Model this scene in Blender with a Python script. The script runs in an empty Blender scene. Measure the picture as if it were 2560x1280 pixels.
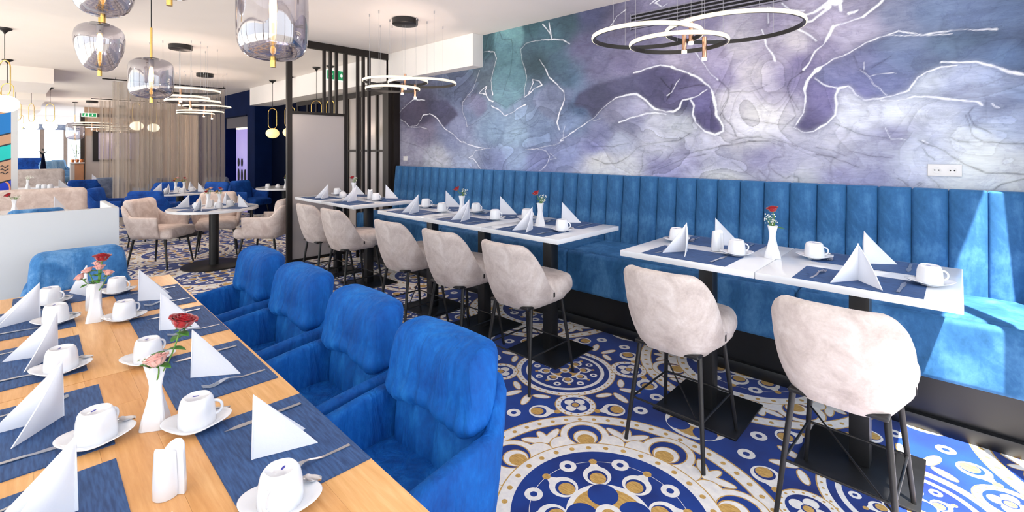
import bpy, bmesh, math, random
import numpy as np
from mathutils import Vector, Matrix
random.seed(7)
SC = bpy.context.scene
COL = SC.collection
R = math.radians
PI = math.pi

# ---------------------------------------------------------------- camera
YAW = 43.2
cam_data = bpy.data.cameras.new('camera')
cam_data.sensor_width = 36.0
cam_data.lens = 36.0 * 1191.0 / 2560.0
cam_data.shift_y = -267.0 / 2560.0
cam_data.clip_start = 0.02
cam = bpy.data.objects.new('camera', cam_data)
COL.objects.link(cam)
cam.location = (0, 0, 1.5)
cam.rotation_euler = (R(90), 0, R(YAW))
SC.camera = cam

# ---------------------------------------------------------------- sky, sun, exposure
world = bpy.data.worlds.new('daylight')
SC.world = world
world.use_nodes = True
wn = world.node_tree.nodes
wn['Background'].inputs['Color'].default_value = (0.86, 0.93, 1.0, 1)
wn['Background'].inputs['Strength'].default_value = 2.4
sun_data = bpy.data.lights.new('sun', 'SUN')
sun_data.energy = 21.0
sun_data.angle = R(0.6)
sun_data.color = (1.0, 0.95, 0.86)
sun = bpy.data.objects.new('sun', sun_data)
COL.objects.link(sun)
sun.rotation_euler = Vector((-0.27, 0.36, -1.0)).to_track_quat('-Z', 'Y').to_euler()
vs = SC.view_settings
vs.view_transform = 'Standard'
vs.look = 'None'
vs.gamma = 1.0
vs.exposure = 0.25
vs.use_curve_mapping = False
SC.cycles.max_bounces = 8
SC.cycles.diffuse_bounces = 4
SC.cycles.adaptive_threshold = 0.03
SC.cycles.glossy_bounces = 3
SC.cycles.transparent_max_bounces = 16
SC.cycles.sample_clamp_indirect = 6.0
SC.cycles.use_denoising = True

# ---------------------------------------------------------------- helpers
def lin(h):
    h = h.lstrip('#')
    o = []
    for i in (0, 2, 4):
        c = int(h[i:i+2], 16) / 255.0
        o.append(c / 12.92 if c <= 0.04045 else ((c + 0.055) / 1.055) ** 2.4)
    return (o[0], o[1], o[2], 1.0)

class MB:
    """collects vertices and faces, then links them as one mesh object"""
    def __init__(s): s.v = []; s.f = []
    def add(s, vs, fs):
        b = len(s.v); s.v += [tuple(p) for p in vs]; s.f += [tuple(i + b for i in q) for q in fs]; return s
    def box(s, x0, x1, y0, y1, z0, z1):
        return s.add([(x0,y0,z0),(x1,y0,z0),(x1,y1,z0),(x0,y1,z0),(x0,y0,z1),(x1,y0,z1),(x1,y1,z1),(x0,y1,z1)],
                     [(0,3,2,1),(4,5,6,7),(0,1,5,4),(1,2,6,5),(2,3,7,6),(3,0,4,7)])
    def cbox(s, c, d): return s.box(c[0]-d[0]/2, c[0]+d[0]/2, c[1]-d[1]/2, c[1]+d[1]/2, c[2]-d[2]/2, c[2]+d[2]/2)
    def grid(s, P, cu=False, cv=False):
        n, m = len(P), len(P[0]); b = len(s.v)
        for row in P: s.v += [tuple(p) for p in row]
        for i in range(n if cu else n-1):
            for j in range(m if cv else m-1):
                a, c = i, (i+1) % n; d, e = j, (j+1) % m
                s.f.append((b+a*m+d, b+c*m+d, b+c*m+e, b+a*m+e))
        return s
    def loft(s, rings, cap=True):
        """rings: list of closed point rings of equal length"""
        b = len(s.v); m = len(rings[0]); n = len(rings)
        s.grid(rings, False, True)
        if cap:
            s.f.append(tuple(b + j for j in range(m))); s.f.append(tuple(b + (n-1)*m + j for j in reversed(range(m))))
        return s
    def tube(s, pts, r, n=8, closed=False, cap=True):
        pts = [Vector(p) for p in pts]; N = len(pts)
        rr = r if isinstance(r, (list, tuple)) else [r] * N
        rings = []; up = None
        for i, p in enumerate(pts):
            if closed: t = pts[(i+1) % N] - pts[i-1]
            else: t = pts[min(i+1, N-1)] - pts[max(i-1, 0)]
            t.normalize()
            if up is None:
                up = Vector((0,0,1)) if abs(t.z) < 0.9 else Vector((1,0,0))
            a = t.cross(up)
            if a.length < 1e-5: a = t.cross(Vector((0.3,1,0.2)))
            a.normalize(); c = a.cross(t).normalized(); up = c
            rings.append([p + (a*math.cos(2*PI*k/n) + c*math.sin(2*PI*k/n)) * rr[i] for k in range(n)])
        if closed: s.grid(rings, True, True)
        else: s.loft(rings, cap)
        return s
    def cyl(s, p0, p1, r0, r1=None, n=12): return s.tube([p0, p1], [r0, r0 if r1 is None else r1], n)
    def lathe(s, prof, n=24, c=(0,0,0), mod=None, cap=True):
        rings = []
        for r, z in prof:
            rings.append([(c[0] + r*(mod(t) if mod else 1)*math.cos(t), c[1] + r*(mod(t) if mod else 1)*math.sin(t), c[2] + z)
                          for t in [2*PI*k/n for k in range(n)]])
        return s.loft(rings, cap)
    def prism(s, out, z0, z1):
        return s.loft([[(x,y,z0) for x, y in out], [(x,y,z1) for x, y in out]])
    def ball(s, c, rx, ry=None, rz=None, n=12, m=8):
        ry = ry or rx; rz = rz or rx
        return s.loft([[(c[0]+rx*math.sin(a)*math.cos(t), c[1]+ry*math.sin(a)*math.sin(t), c[2]+rz*math.cos(a)) for t in [2*PI*k/n for k in range(n)]]
                       for a in [0.12 + (PI-0.24)*i/(m-1) for i in range(m)]])
    def rbox(s, w, d, h, r, n=3, c=(0,0,0), fn=None, k=3):
        """rounded box; fn deforms each point afterwards"""
        def axis(H):
            rr = min(r, H*0.999)
            q = [-H + rr*(1-math.cos(PI/2*i/k)) if False else -H + rr*i/k for i in range(k)]
            mid = [-H+rr + 2*(H-rr)*i/n for i in range(n+1)] if H-rr > 1e-4 else [0.0]
            return q + mid + [-x for x in reversed(q)]
        H = (w/2, d/2, h/2); A = [axis(x) for x in H]; idx = {}; b = len(s.v)
        def put(p):
            q = [max(-(H[i]-min(r,H[i]*0.999)), min(H[i]-min(r,H[i]*0.999), p[i])) for i in range(3)]
            v = Vector([p[i]-q[i] for i in range(3)])
            L = v.length
            o = Vector(q) + (v/L*r if L > 1e-9 else v)
            key = (round(o.x,5), round(o.y,5), round(o.z,5))
            if key not in idx:
                idx[key] = len(s.v)
                o2 = fn(o.x, o.y, o.z) if fn else o
                s.v.append((o2[0]+c[0], o2[1]+c[1], o2[2]+c[2]))
            return idx[key]
        for ax in range(3):
            u, v_ = [(1,2),(2,0),(0,1)][ax]
            for sg in (-1, 1):
                for i in range(len(A[u])-1):
                    for j in range(len(A[v_])-1):
                        q = []
                        for (a_, b_) in ((i,j),(i+1,j),(i+1,j+1),(i,j+1)):
                            p = [0,0,0]; p[ax] = sg*H[ax]; p[u] = A[u][a_]; p[v_] = A[v_][b_]
                            q.append(put(p))
                        if sg < 0: q.reverse()
                        q2 = []
                        for x in q:
                            if x not in q2: q2.append(x)
                        if len(q2) > 2: s.f.append(tuple(q2))
        return s
    def sheet(s, P, th, mask=None, axis=(0,0,-1)):
        """a grid of points given thickness th; mask(i,j) keeps a cell"""
        n, m = len(P), len(P[0]); b = len(s.v); ax = Vector(axis)*th
        top = [tuple(P[i][j]) for i in range(n) for j in range(m)]
        bot = [tuple(Vector(p)+ax) for p in top]
        s.v += top + bot; o = n*m; edge = {}
        for i in range(n-1):
            for j in range(m-1):
                if mask and not mask(i, j): continue
                q = [i*m+j, (i+1)*m+j, (i+1)*m+j+1, i*m+j+1]
                s.f.append(tuple(b+x for x in q)); s.f.append(tuple(b+o+x for x in reversed(q)))
                for k in range(4):
                    e = (q[k], q[(k+1)%4])
                    if (e[1], e[0]) in edge: del edge[(e[1], e[0])]
                    else: edge[e] = 1
        for (a, c) in edge: s.f.append((b+c, b+a, b+o+a, b+o+c))
        return s
    def xf(s, M, start=0):
        for i in range(start, len(s.v)): s.v[i] = tuple(M @ Vector(s.v[i]))
        return s
    def mesh(s, name, mat=None, smooth=40, bevel=0, seg=2, sub=0):
        me = bpy.data.meshes.new(name)
        me.from_pydata(s.v, [], s.f)
        bm = bmesh.new(); bm.from_mesh(me)
        loose = [v for v in bm.verts if not v.link_faces]
        if loose: bmesh.ops.delete(bm, geom=loose, context='VERTS')
        if bevel:
            bmesh.ops.recalc_face_normals(bm, faces=bm.faces)
            ed = [e for e in bm.edges if len(e.link_faces) == 2 and e.calc_face_angle(0) > R(30)]
            bmesh.ops.bevel(bm, geom=ed, offset=bevel, segments=seg, profile=0.5, affect='EDGES', clamp_overlap=True)
        bmesh.ops.recalc_face_normals(bm, faces=bm.faces)
        if sub:
            bmesh.ops.subdivide_edges(bm, edges=bm.edges, cuts=1, use_grid_fill=True, smooth=sub)
        bm.to_mesh(me); bm.free()
        if smooth:
            me.polygons.foreach_set('use_smooth', [True]*len(me.polygons))
            if smooth < 180: me.set_sharp_from_angle(angle=R(smooth))
        if mat: me.materials.append(M[mat] if isinstance(mat, str) else mat)
        return me
    def build(s, name, mat, parent=None, **k):
        return link(name, s.mesh(name, mat, **k), parent)

def link(name, me, parent=None, loc=None, rot=None):
    o = bpy.data.objects.new(name, me); COL.objects.link(o)
    if parent: o.parent = parent
    if loc is not None: o.location = loc
    if rot is not None: o.rotation_euler = rot
    return o
def tag(o, label=None, cat=None, group=None, kind=None):
    if label: o['label'] = label
    if cat: o['category'] = cat
    if group: o['group'] = group
    if kind: o['kind'] = kind
    return o
def thing(name, label=None, cat=None, loc=(0,0,0), rz=0.0, group=None):
    o = bpy.data.objects.new(name, None); COL.objects.link(o)
    o.empty_display_size = 0.1; o.location = loc; o.rotation_euler = (0,0,rz)
    return tag(o, label, cat, group)
def struct(o): o['kind'] = 'structure'; return o
def copy_tree(o, parent=None):
    c = o.copy(); COL.objects.link(c)
    if parent is not None: c.parent = parent
    for ch in list(o.children): copy_tree(ch, c)
    return c
class Kind:
    """first use places the prototype itself, later uses copy it with all its parts"""
    def __init__(s, proto): s.p = proto; s.used = False
    def put(s, loc, rz=0.0, label=None, cat=None, group=None, scale=None):
        o = copy_tree(s.p) if s.used else s.p
        s.used = True
        o.location = loc; o.rotation_euler = (o.rotation_euler[0], o.rotation_euler[1], rz)
        if scale: o.scale = (scale,)*3 if not isinstance(scale, tuple) else scale
        return tag(o, label, cat, group)

# ---------------------------------------------------------------- materials
M = {}
class N:
    """tiny wrapper that turns python arithmetic into math nodes"""
    tree = None
    def __init__(s, k): s.k = k
    @staticmethod
    def op(o, *a):
        n = N.tree.nodes.new('ShaderNodeMath'); n.operation = o
        for i, x in enumerate(a):
            if isinstance(x, N): N.tree.links.new(x.k, n.inputs[i])
            else: n.inputs[i].default_value = float(x)
        return N(n.outputs[0])
    def __add__(s, o): return N.op('ADD', s, o)
    __radd__ = __add__
    def __sub__(s, o): return N.op('SUBTRACT', s, o)
    def __rsub__(s, o): return N.op('SUBTRACT', o, s)
    def __mul__(s, o): return N.op('MULTIPLY', s, o)
    __rmul__ = __mul__
    def __truediv__(s, o): return N.op('DIVIDE', s, o)
    def __lt__(s, o): return N.op('LESS_THAN', s, o)
    def __gt__(s, o): return N.op('GREATER_THAN', s, o)
    def __and__(s, o): return N.op('MULTIPLY', s, o)
    def __or__(s, o): return N.op('MAXIMUM', s, o)
    def abs(s): return N.op('ABSOLUTE', s)
def mx(a, b): return N.op('MAXIMUM', a, b)
def mn(a, b): return N.op('MINIMUM', a, b)
def hyp(x, y): return N.op('SQRT', x*x + y*y)

def newmat(name):
    m = bpy.data.materials.new(name); m.use_nodes = True
    nt = m.node_tree; b = nt.nodes['Principled BSDF']
    M[name] = m
    return m, nt, b
def coords(nt, scale=(1,1,1), kind='Object'):
    tc = nt.nodes.new('ShaderNodeTexCoord'); mp = nt.nodes.new('ShaderNodeMapping')
    mp.inputs['Scale'].default_value = scale
    nt.links.new(tc.outputs[kind], mp.inputs['Vector'])
    return mp.outputs['Vector']
def noise(nt, vec, scale, detail=4, rough=0.55, dist=0.0):
    n = nt.nodes.new('ShaderNodeTexNoise')
    n.inputs['Scale'].default_value = scale; n.inputs['Detail'].default_value = detail
    n.inputs['Roughness'].default_value = rough; n.inputs['Distortion'].default_value = dist
    nt.links.new(vec, n.inputs['Vector'])
    return n.outputs['Fac']
def ramp(nt, fac, stops):
    r = nt.nodes.new('ShaderNodeValToRGB')
    while len(r.color_ramp.elements) < len(stops): r.color_ramp.elements.new(0.5)
    for e, (p, c) in zip(r.color_ramp.elements, stops):
        e.position = p; e.color = c
    nt.links.new(fac, r.inputs['Fac'])
    return r.outputs['Color']
def mixc(nt, fac, a, b, mode='MIX'):
    n = nt.nodes.new('ShaderNodeMix'); n.data_type = 'RGBA'; n.blend_type = mode
    for sock, x in ((n.inputs['Factor'], fac), (n.inputs[6], a), (n.inputs[7], b)):
        if hasattr(x, 'is_linked') or isinstance(x, bpy.types.NodeSocket): nt.links.new(x, sock)
        elif isinstance(x, (int, float)): sock.default_value = x
        else: sock.default_value = x
    return n.outputs[2]
def bump(nt, b, h, strength=0.3, dist=0.01):
    n = nt.nodes.new('ShaderNodeBump'); n.inputs['Strength'].default_value = strength; n.inputs['Distance'].default_value = dist
    nt.links.new(h, n.inputs['Height']); nt.links.new(n.outputs['Normal'], b.inputs['Normal'])
def simple(name, col, rough=0.5, metal=0.0, spec=0.5, coat=0.0, var=0.0, scale=8.0, bmp=0.0, bscale=60.0, emit=0.0, ecol=None, sheen=0.0, trans=0.0):
    m, nt, b = newmat(name)
    c = lin(col) if isinstance(col, str) else col
    b.inputs['Base Color'].default_value = c
    b.inputs['Roughness'].default_value = rough
    b.inputs['Metallic'].default_value = metal
    b.inputs['Specular IOR Level'].default_value = spec
    b.inputs['Coat Weight'].default_value = coat
    if sheen:
        b.inputs['Sheen Weight'].default_value = sheen; b.inputs['Sheen Roughness'].default_value = 0.4
    if emit:
        b.inputs['Emission Color'].default_value = ecol or c; b.inputs['Emission Strength'].default_value = emit
    v = coords(nt)
    if var:
        f = noise(nt, v, scale)
        lo = tuple(x*(1-var) for x in c[:3]) + (1,); hi = tuple(min(1, x*(1+var)) for x in c[:3]) + (1,)
        nt.links.new(ramp(nt, f, [(0.3, lo), (0.7, hi)]), b.inputs['Base Color'])
    if bmp: bump(nt, b, noise(nt, v, bscale, 3), bmp, 0.004)
    return m
def velvet(name, dark, mid, light, scale=7.0, sheen=0.6, stretch=(1,1,1), bmp=0.25, wrinkle=0.0):
    """crushed velvet: brushed patches of lighter and darker nap"""
    m, nt, b = newmat(name)
    v = coords(nt, stretch)
    f1 = noise(nt, v, scale, 5, 0.62, 0.6); f2 = noise(nt, v, scale*9, 3, 0.7, 0.3)
    N.tree = nt
    f = (N(f1)*0.78 + N(f2)*0.22).k
    nt.links.new(ramp(nt, f, [(0.34, lin(dark)), (0.5, lin(mid)), (0.68, lin(light))]), b.inputs['Base Color'])
    b.inputs['Roughness'].default_value = 0.75
    b.inputs['Specular IOR Level'].default_value = 0.25
    b.inputs['Sheen Weight'].default_value = sheen
    b.inputs['Sheen Roughness'].default_value = 0.35
    b.inputs['Sheen Tint'].default_value = lin(light)
    if wrinkle:
        g = noise(nt, coords(nt, (1.0, 1.0, 0.22)), 16.0, 3, 0.5, 0.8)
        f = (N(f)*0.35 + N(g)*1.1).k
    bump(nt, b, f, bmp, 0.006 if not wrinkle else wrinkle)
    return m

simple('terrace_stone', '#c4c0b8', 0.9, var=0.05, scale=1)
simple('asphalt', '#77746f', 0.9, var=0.1, scale=1)
simple('ceiling_white', '#f6f0ec', 0.9, var=0.015, scale=2)
simple('wall_white', '#eceaea', 0.85, var=0.02, scale=2)
simple('panel_white', '#cfd4d9', 0.6, var=0.01, scale=2)
simple('lintel_grey', '#4c4852', 0.7)
simple('white_laminate', '#dfe2e8', 0.12, spec=0.5, var=0.01)
simple('black_metal', '#141416', 0.42, 0.0, spec=0.5, var=0.2, scale=20)
simple('black_frame', '#1c1613', 0.5, spec=0.4, var=0.15, scale=6)
simple('plinth_black', '#17171a', 0.35, spec=0.5, var=0.2, scale=5)
simple('navy_wall', '#0a1a40', 0.7, spec=0.03, var=0.15, scale=3)
simple('navy_dark', '#050c22', 0.7, spec=0.03, var=0.15, scale=3)
simple('steel', '#c4c6cc', 0.32, 1.0)
simple('brass', '#e8c370', 0.25, 1.0, var=0.06)
simple('rose_gold', '#e8b99a', 0.22, 1.0)
simple('porcelain', '#e2e5ec', 0.16, spec=0.6, coat=0.3)
simple('vase_white', '#e8eaf0', 0.3, spec=0.5)
simple('napkin_paper', '#e2e5ee', 0.9, spec=0.15, bmp=0.12, bscale=90)
simple('blue_print', '#3a3fa0', 0.5)
simple('petal_red', '#a0061a', 0.6, var=0.35, scale=60, sheen=0.4)
simple('petal_pink', '#f6b3ab', 0.6, var=0.2, scale=60, sheen=0.3)
simple('petal_white', '#f2f0ea', 0.7)
simple('leaf_green', '#3d7a2a', 0.5, var=0.35, scale=50)
simple('stem_green', '#5f8a3a', 0.55, var=0.2, scale=40)
simple('dried_tan', '#b9915a', 0.8, var=0.3, scale=60)
simple('socket_white', '#d6d7da', 0.35)
simple('dark_hole', '#101014', 0.8)
simple('copper', '#c07a50', 0.3, 1.0)
simple('taupe', '#8a7a70', 0.8, var=0.1)
simple('tan_wall', '#b8a08c', 0.85, var=0.06, scale=1.5)
simple('grey_wall', '#a9a6a6', 0.85, var=0.05, scale=1.5)
simple('brown_panel', '#9a6f52', 0.6, var=0.12, scale=4)
simple('exit_green', '#0c8a55', 0.5, emit=0.4)
simple('exit_white', '#eaf6ee', 0.5, emit=0.5)
simple('grille_metal', '#8e8ea0', 0.4, 0.6)
simple('led_warm', '#6a5a40', 0.5, emit=1.1, ecol=(1.0, 0.88, 0.68, 1))
simple('lamp_end', '#ffe8d8', 0.4, emit=2.0, ecol=(1.0, 0.84, 0.70, 1))
simple('filament', '#ffc060', 0.4, emit=7.0, ecol=(1.0, 0.66, 0.28, 1))
simple('globe_glow', '#fff4dc', 0.4, emit=1.5, ecol=(1.0, 0.86, 0.60, 1))
simple('globe_yellow', '#ffe9a0', 0.4, emit=0.75, ecol=(1.0, 0.82, 0.38, 1))
simple('screen', '#8c86a8', 0.25, emit=0.12, ecol=(0.5,0.46,0.6,1), var=0.3, scale=1.2)
simple('cabinet_violet_glow', '#8f84c8', 0.4, emit=0.35, ecol=(0.42,0.36,0.85,1))  # violet light on the cabinet door, put in as emission
simple('recess_blue_glow', '#2018c0', 0.4, emit=0.35, ecol=(0.05,0.03,0.75,1))  # blue glow inside the niche, put into the recess wall as emission
velvet('velvet_blue', '#043f8a', '#0457aa', '#1f78cc', 6.0, 0.30, (1,1,0.5), 0.65, 0.030)
velvet('velvet_soft_blue', '#235a92', '#3f79b4', '#74a6d8', 7.0, 0.6, (1,1,0.6), 0.55, 0.016)
velvet('velvet_navy', '#0a2f6e', '#0f459a', '#1c5cb8', 6.0, 0.3)
velvet('velvet_banquette', '#204e76', '#2f6294', '#5086b8', 5.0, 0.5, (1,1,0.6), 0.15)
velvet('velvet_beige', '#b0a4a0', '#c6bbb7', '#dad2cf', 9.0, 0.45, (1,1,1), 0.2)
velvet('velvet_rosy', '#bdaca6', '#d0c1bb', '#e2d7d2', 9.0, 0.4, (1,1,1), 0.15)
velvet('velvet_grey', '#5f6a80', '#78849a', '#97a2b6', 6.0, 0.4)
velvet('velvet_sky', '#4a7eb2', '#6a9ac8', '#90b8dc', 6.0, 0.4)

def mat_placemat():
    m, nt, b = newmat('placemat_navy')
    v = coords(nt)
    w1 = nt.nodes.new('ShaderNodeTexWave'); w1.inputs['Scale'].default_value = 190; w1.bands_direction = 'X'; w1.inputs['Distortion'].default_value = 1.5
    nt.links.new(v, w1.inputs['Vector'])
    w2 = nt.nodes.new('ShaderNodeTexNoise'); w2.inputs['Scale'].default_value = 18
    mp = coords(nt, (1.0, 9.0, 1.0)); nt.links.new(mp, w2.inputs['Vector'])
    c = ramp(nt, w2.outputs['Fac'], [(0.3, lin('#1b3a68')), (0.7, lin('#34598e'))])
    c = mixc(nt, 0.12, c, w1.outputs['Color'], 'OVERLAY')
    nt.links.new(c, b.inputs['Base Color']); b.inputs['Roughness'].default_value = 0.7
    bump(nt, b, w1.outputs['Fac'], 0.2, 0.001)
mat_placemat()
def mat_wood():
    m, nt, b = newmat('oak')
    oi = nt.nodes.new('ShaderNodeObjectInfo')
    tc = nt.nodes.new('ShaderNodeTexCoord'); mp = nt.nodes.new('ShaderNodeMapping')
    mp.inputs['Scale'].default_value = (1.2, 14.0, 14.0)
    cmb = nt.nodes.new('ShaderNodeCombineXYZ'); N.tree = nt
    nt.links.new((N(oi.outputs['Random'])*37.0).k, cmb.inputs[0]); nt.links.new((N(oi.outputs['Random'])*91.0).k, cmb.inputs[1])
    nt.links.new(cmb.outputs[0], mp.inputs['Location']); nt.links.new(tc.outputs['Object'], mp.inputs['Vector'])
    f = noise(nt, mp.outputs[0], 1.6, 6, 0.6, 1.0); g = noise(nt, mp.outputs[0], 9.0, 4, 0.6, 0.3)
    c1 = ramp(nt, (N(f)*0.7 + N(g)*0.3).k, [(0.32, lin('#cc9a5c')), (0.52, lin('#deb078')), (0.70, lin('#ecc792'))])
    tint = ramp(nt, oi.outputs['Random'], [(0.0, lin('#e4c09a')), (0.5, lin('#fff4e6')), (1.0, lin('#f4dcbc'))])
    nt.links.new(mixc(nt, 0.55, c1, tint, 'MULTIPLY'), b.inputs['Base Color'])
    b.inputs['Roughness'].default_value = 0.38
    bump(nt, b, g, 0.06, 0.001)
mat_wood()
def mat_glass(name, tint, base, edge, rough=0.02, gcol=(1,1,1,1)):
    """thin glass sheet: part see-through, part mirror, more mirror at grazing angles"""
    m = bpy.data.materials.new(name); m.use_nodes = True; nt = m.node_tree; nt.nodes.clear(); M[name] = m
    out = nt.nodes.new('ShaderNodeOutputMaterial'); mix = nt.nodes.new('ShaderNodeMixShader')
    tr = nt.nodes.new('ShaderNodeBsdfTransparent'); gl = nt.nodes.new('ShaderNodeBsdfGlossy')
    tr.inputs['Color'].default_value = tint; gl.inputs['Roughness'].default_value = rough; gl.inputs['Color'].default_value = gcol
    lw = nt.nodes.new('ShaderNodeLayerWeight'); lw.inputs['Blend'].default_value = 0.35
    N.tree = nt
    nt.links.new((N(lw.outputs['Facing'])*edge + base).k, mix.inputs[0])
    nt.links.new(tr.outputs[0], mix.inputs[1]); nt.links.new(gl.outputs[0], mix.inputs[2]); nt.links.new(mix.outputs[0], out.inputs[0])
mat_glass('smoked_glass', (0.64, 0.61, 0.63, 1), 0.24, 0.52, 0.01, (0.86,0.87,0.92,1))
mat_glass('clear_pane', (0.97, 0.98, 1.0, 1), 0.04, 0.25)
def mat_mix_diffuse(name, col, see, trans_col=(1,1,1,1), rough=0.6, gloss=0.0):
    """a sheet that lets part of the light straight through and scatters the rest (sheer cloth, frosted panes)"""
    m = bpy.data.materials.new(name); m.use_nodes = True; nt = m.node_tree; nt.nodes.clear(); M[name] = m
    out = nt.nodes.new('ShaderNodeOutputMaterial'); mix = nt.nodes.new('ShaderNodeMixShader'); mix.inputs[0].default_value = see
    df = nt.nodes.new('ShaderNodeBsdfDiffuse'); tl = nt.nodes.new('ShaderNodeBsdfTranslucent'); m2 = nt.nodes.new('ShaderNodeMixShader'); m2.inputs[0].default_value = 0.45
    tr = nt.nodes.new('ShaderNodeBsdfTransparent'); tr.inputs['Color'].default_value = trans_col
    df.inputs['Color'].default_value = lin(col); tl.inputs['Color'].default_value = lin(col)
    nt.links.new(df.outputs[0], m2.inputs[1]); nt.links.new(tl.outputs[0], m2.inputs[2])
    last = m2.outputs[0]
    if gloss:
        gl = nt.nodes.new('ShaderNodeBsdfGlossy'); gl.inputs['Roughness'].default_value = rough; m3 = nt.nodes.new('ShaderNodeMixShader'); m3.inputs[0].default_value = gloss
        nt.links.new(last, m3.inputs[1]); nt.links.new(gl.outputs[0], m3.inputs[2]); last = m3.outputs[0]
    nt.links.new(last, mix.inputs[1]); nt.links.new(tr.outputs[0], mix.inputs[2]); nt.links.new(mix.outputs[0], out.inputs[0])
def mat_sheer():
    """sheer weave: denser where a fold turns edge-on"""
    mat_mix_diffuse('sheer_taupe', '#c2b8ae', 0.35)
    nt = M['sheer_taupe'].node_tree; N.tree = nt
    lw = nt.nodes.new('ShaderNodeLayerWeight'); lw.inputs['Blend'].default_value = 0.5
    mix = [n for n in nt.nodes if n.type == 'MIX_SHADER' and abs(n.inputs[0].default_value - 0.35) < 1e-4][0]
    nt.links.new(mx(0.62 - N(lw.outputs['Facing'])*0.75, 0.03).k, mix.inputs[0])
mat_sheer()
mat_mix_diffuse('frosted_pane', '#d9d3d2', 0.08, (0.8,0.8,0.82,1), 0.25, 0.12)

# ---------------------------------------------------------------- woven carpet: mandala repeat drawn with math nodes
def mat_carpet():
    m, nt, b = newmat('carpet_mandala')
    N.tree = nt
    T = 1.8; h = T/2
    tc = nt.nodes.new('ShaderNodeTexCoord'); sep = nt.nodes.new('ShaderNodeSeparateXYZ')
    nt.links.new(tc.outputs['Object'], sep.inputs[0])
    X = N(sep.outputs[0]) + 1.05; Y = N(sep.outputs[1]) - 1.70
    def wrap(a): return N.op('ABSOLUTE', N.op('WRAP', a, h, -h))
    ax, ay = wrap(X), wrap(Y)
    x, y = mx(ax, ay), mn(ax, ay)               # fundamental triangle of the repeat
    s, c = math.sin(PI/8), math.cos(PI/8)
    def fold(px, py):                            # mirror about the 22.5 degree ray
        d = mn(px*s - py*c, 0.0)
        return px - d*(2*s), py + d*(2*c)
    def disc(px, py, cx, cy, r): return hyp(px - cx, py - cy) < r
    def band(r, a, e): return (r > a) & (r < e)
    def dots(r, th, r0, n, size):
        k = N.op('FRACT', th*(n/(2*PI)) + 0.5) - 0.5
        return hyp(r - r0, k*(2*PI*r0/n)) < size
    def ell(px, py, cx, cy, ang, la, lb, grow=0.0):
        ca, sa = math.cos(ang), math.sin(ang)
        dx, dy = px - cx, py - cy
        return hyp((dx*ca + dy*sa)*(1/(la+grow)), (dy*ca - dx*sa)*(1/(lb+grow))) < 1.0
    W, G, B = 'w', 'g', 'b'
    layers = []
    L = lambda m_, c_: layers.append((m_, c_))
    # big mandala A
    u, v = fold(x, y); r = hyp(x, y); th = N.op('ARCTAN2', v, u)
    L(band(r, .648, .728), G); L(band(r, .655, .72), W); L(dots(r, th, .688, 56, .012), G)
    a8 = PI/8
    for grow, col in ((.006, G), (0.0, W)):
        L(ell(u, v, .575*math.cos(a8), .575*math.sin(a8), a8, .052, .020, grow) | ell(u, v, .565*math.cos(a8-.075), .565*math.sin(a8-.075), a8-1.0, .075, .021, grow), col)
    for grow, col in ((.006, G), (0.0, W)):
        L((disc(u, v, .540, 0, .125+grow) | disc(u, v, .470, .125, .062+grow)), col)
    L(disc(u, v, .545, 0, .092), G); L(disc(u, v, .545, 0, .086), B); L(disc(u, v, .522, 0, .064), G); L(disc(u, v, .522, 0, .058), W); L(disc(u, v, .505, 0, .044), G)
    L(r < .474, G); L(r < .468, W); L(dots(r, th, .436, 32, .013), G); L(r < .405, B)
    L(band(r, .3265, .329), W)
    def tear(px, py, k=1.0):
        L((disc(px, py, .232*k, 0, .064*k) | ((py.abs() < (px*-1.0 + .335*k)*.60) & band(px, .245*k, .335*k))), W)
        L(disc(px, py, .330*k, 0, .019*k), G); L(disc(px, py, .222*k, 0, .045*k), B); L(disc(px, py, .214*k, 0, .037*k), G)
    tear(u, v)
    L(disc(u, v, .325*math.cos(a8), .325*math.sin(a8), .040), W); L(disc(u, v, .325*math.cos(a8), .325*math.sin(a8), .016), B)
    def flower(px, py, rr, k, r_out):
        L(rr < r_out, W); L(rr < r_out*.86, G); L(disc(px, py, .078*k, .078*k, .066*k), B); L(rr < .055*k, W); L(rr < .028*k, G)
    flower(x, y, r, 1.0, .175)
    # medallion B at the tile centre
    bx, by = h - y, h - x
    rb = hyp(bx, by); ub, vb = fold(bx, by); tb = N.op('ARCTAN2', vb, ub)
    L(rb < .336, G); L(rb < .330, W); L(dots(rb, tb, .313, 48, .006), G); L(rb < .295, B); L(rb < .262, W); L(rb < .238, B)
    tear(ub, vb, .58)
    L(disc(ub, vb, .195*math.cos(a8), .195*math.sin(a8), .024), W); L(disc(ub, vb, .195*math.cos(a8), .195*math.sin(a8), .010), B)
    flower(bx, by, rb, .58, .104)
    # rosette C at the edge middles, drawn over its neighbours
    cx_ = h - x; rc = hyp(cx_, y)
    cl, cs = mx(cx_, y), mn(cx_, y)
    flower(cl, cs, rc, .92, .165)
    # small rosettes S on the diagonals
    sx, sy = (x - .592).abs(), (y - .592).abs(); rs = hyp(x - .592, y - .592); ts = N.op('ARCTAN2', sy, sx)
    L(rs < .121, G); L(rs < .115, W); L(dots(rs, ts, .101, 16, .006), G); L(rs < .086, B)
    L(disc(mx(sx, sy), mn(sx, sy), .043, 0, .030), W); L(rs < .028, B); L(rs < .021, G)
    # loose drops, rings and sprigs in the field
    ca, sa = math.cos(2.45), math.sin(2.45)
    dx, dy = x - .70, y - .40
    px, py = dx*ca + dy*sa + .232, dy*ca - dx*sa
    tear(px, py)
    L(disc(x, y, .80, .285, .040), W); L(disc(x, y, .80, .285, .016), B)
    for grow, col in ((.006, G), (0.0, W)):
        L(ell(x, y, .845, .44, 1.2, .06, .020, grow) | ell(x, y, .80, .53, 2.6, .05, .018, grow), col)
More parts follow.
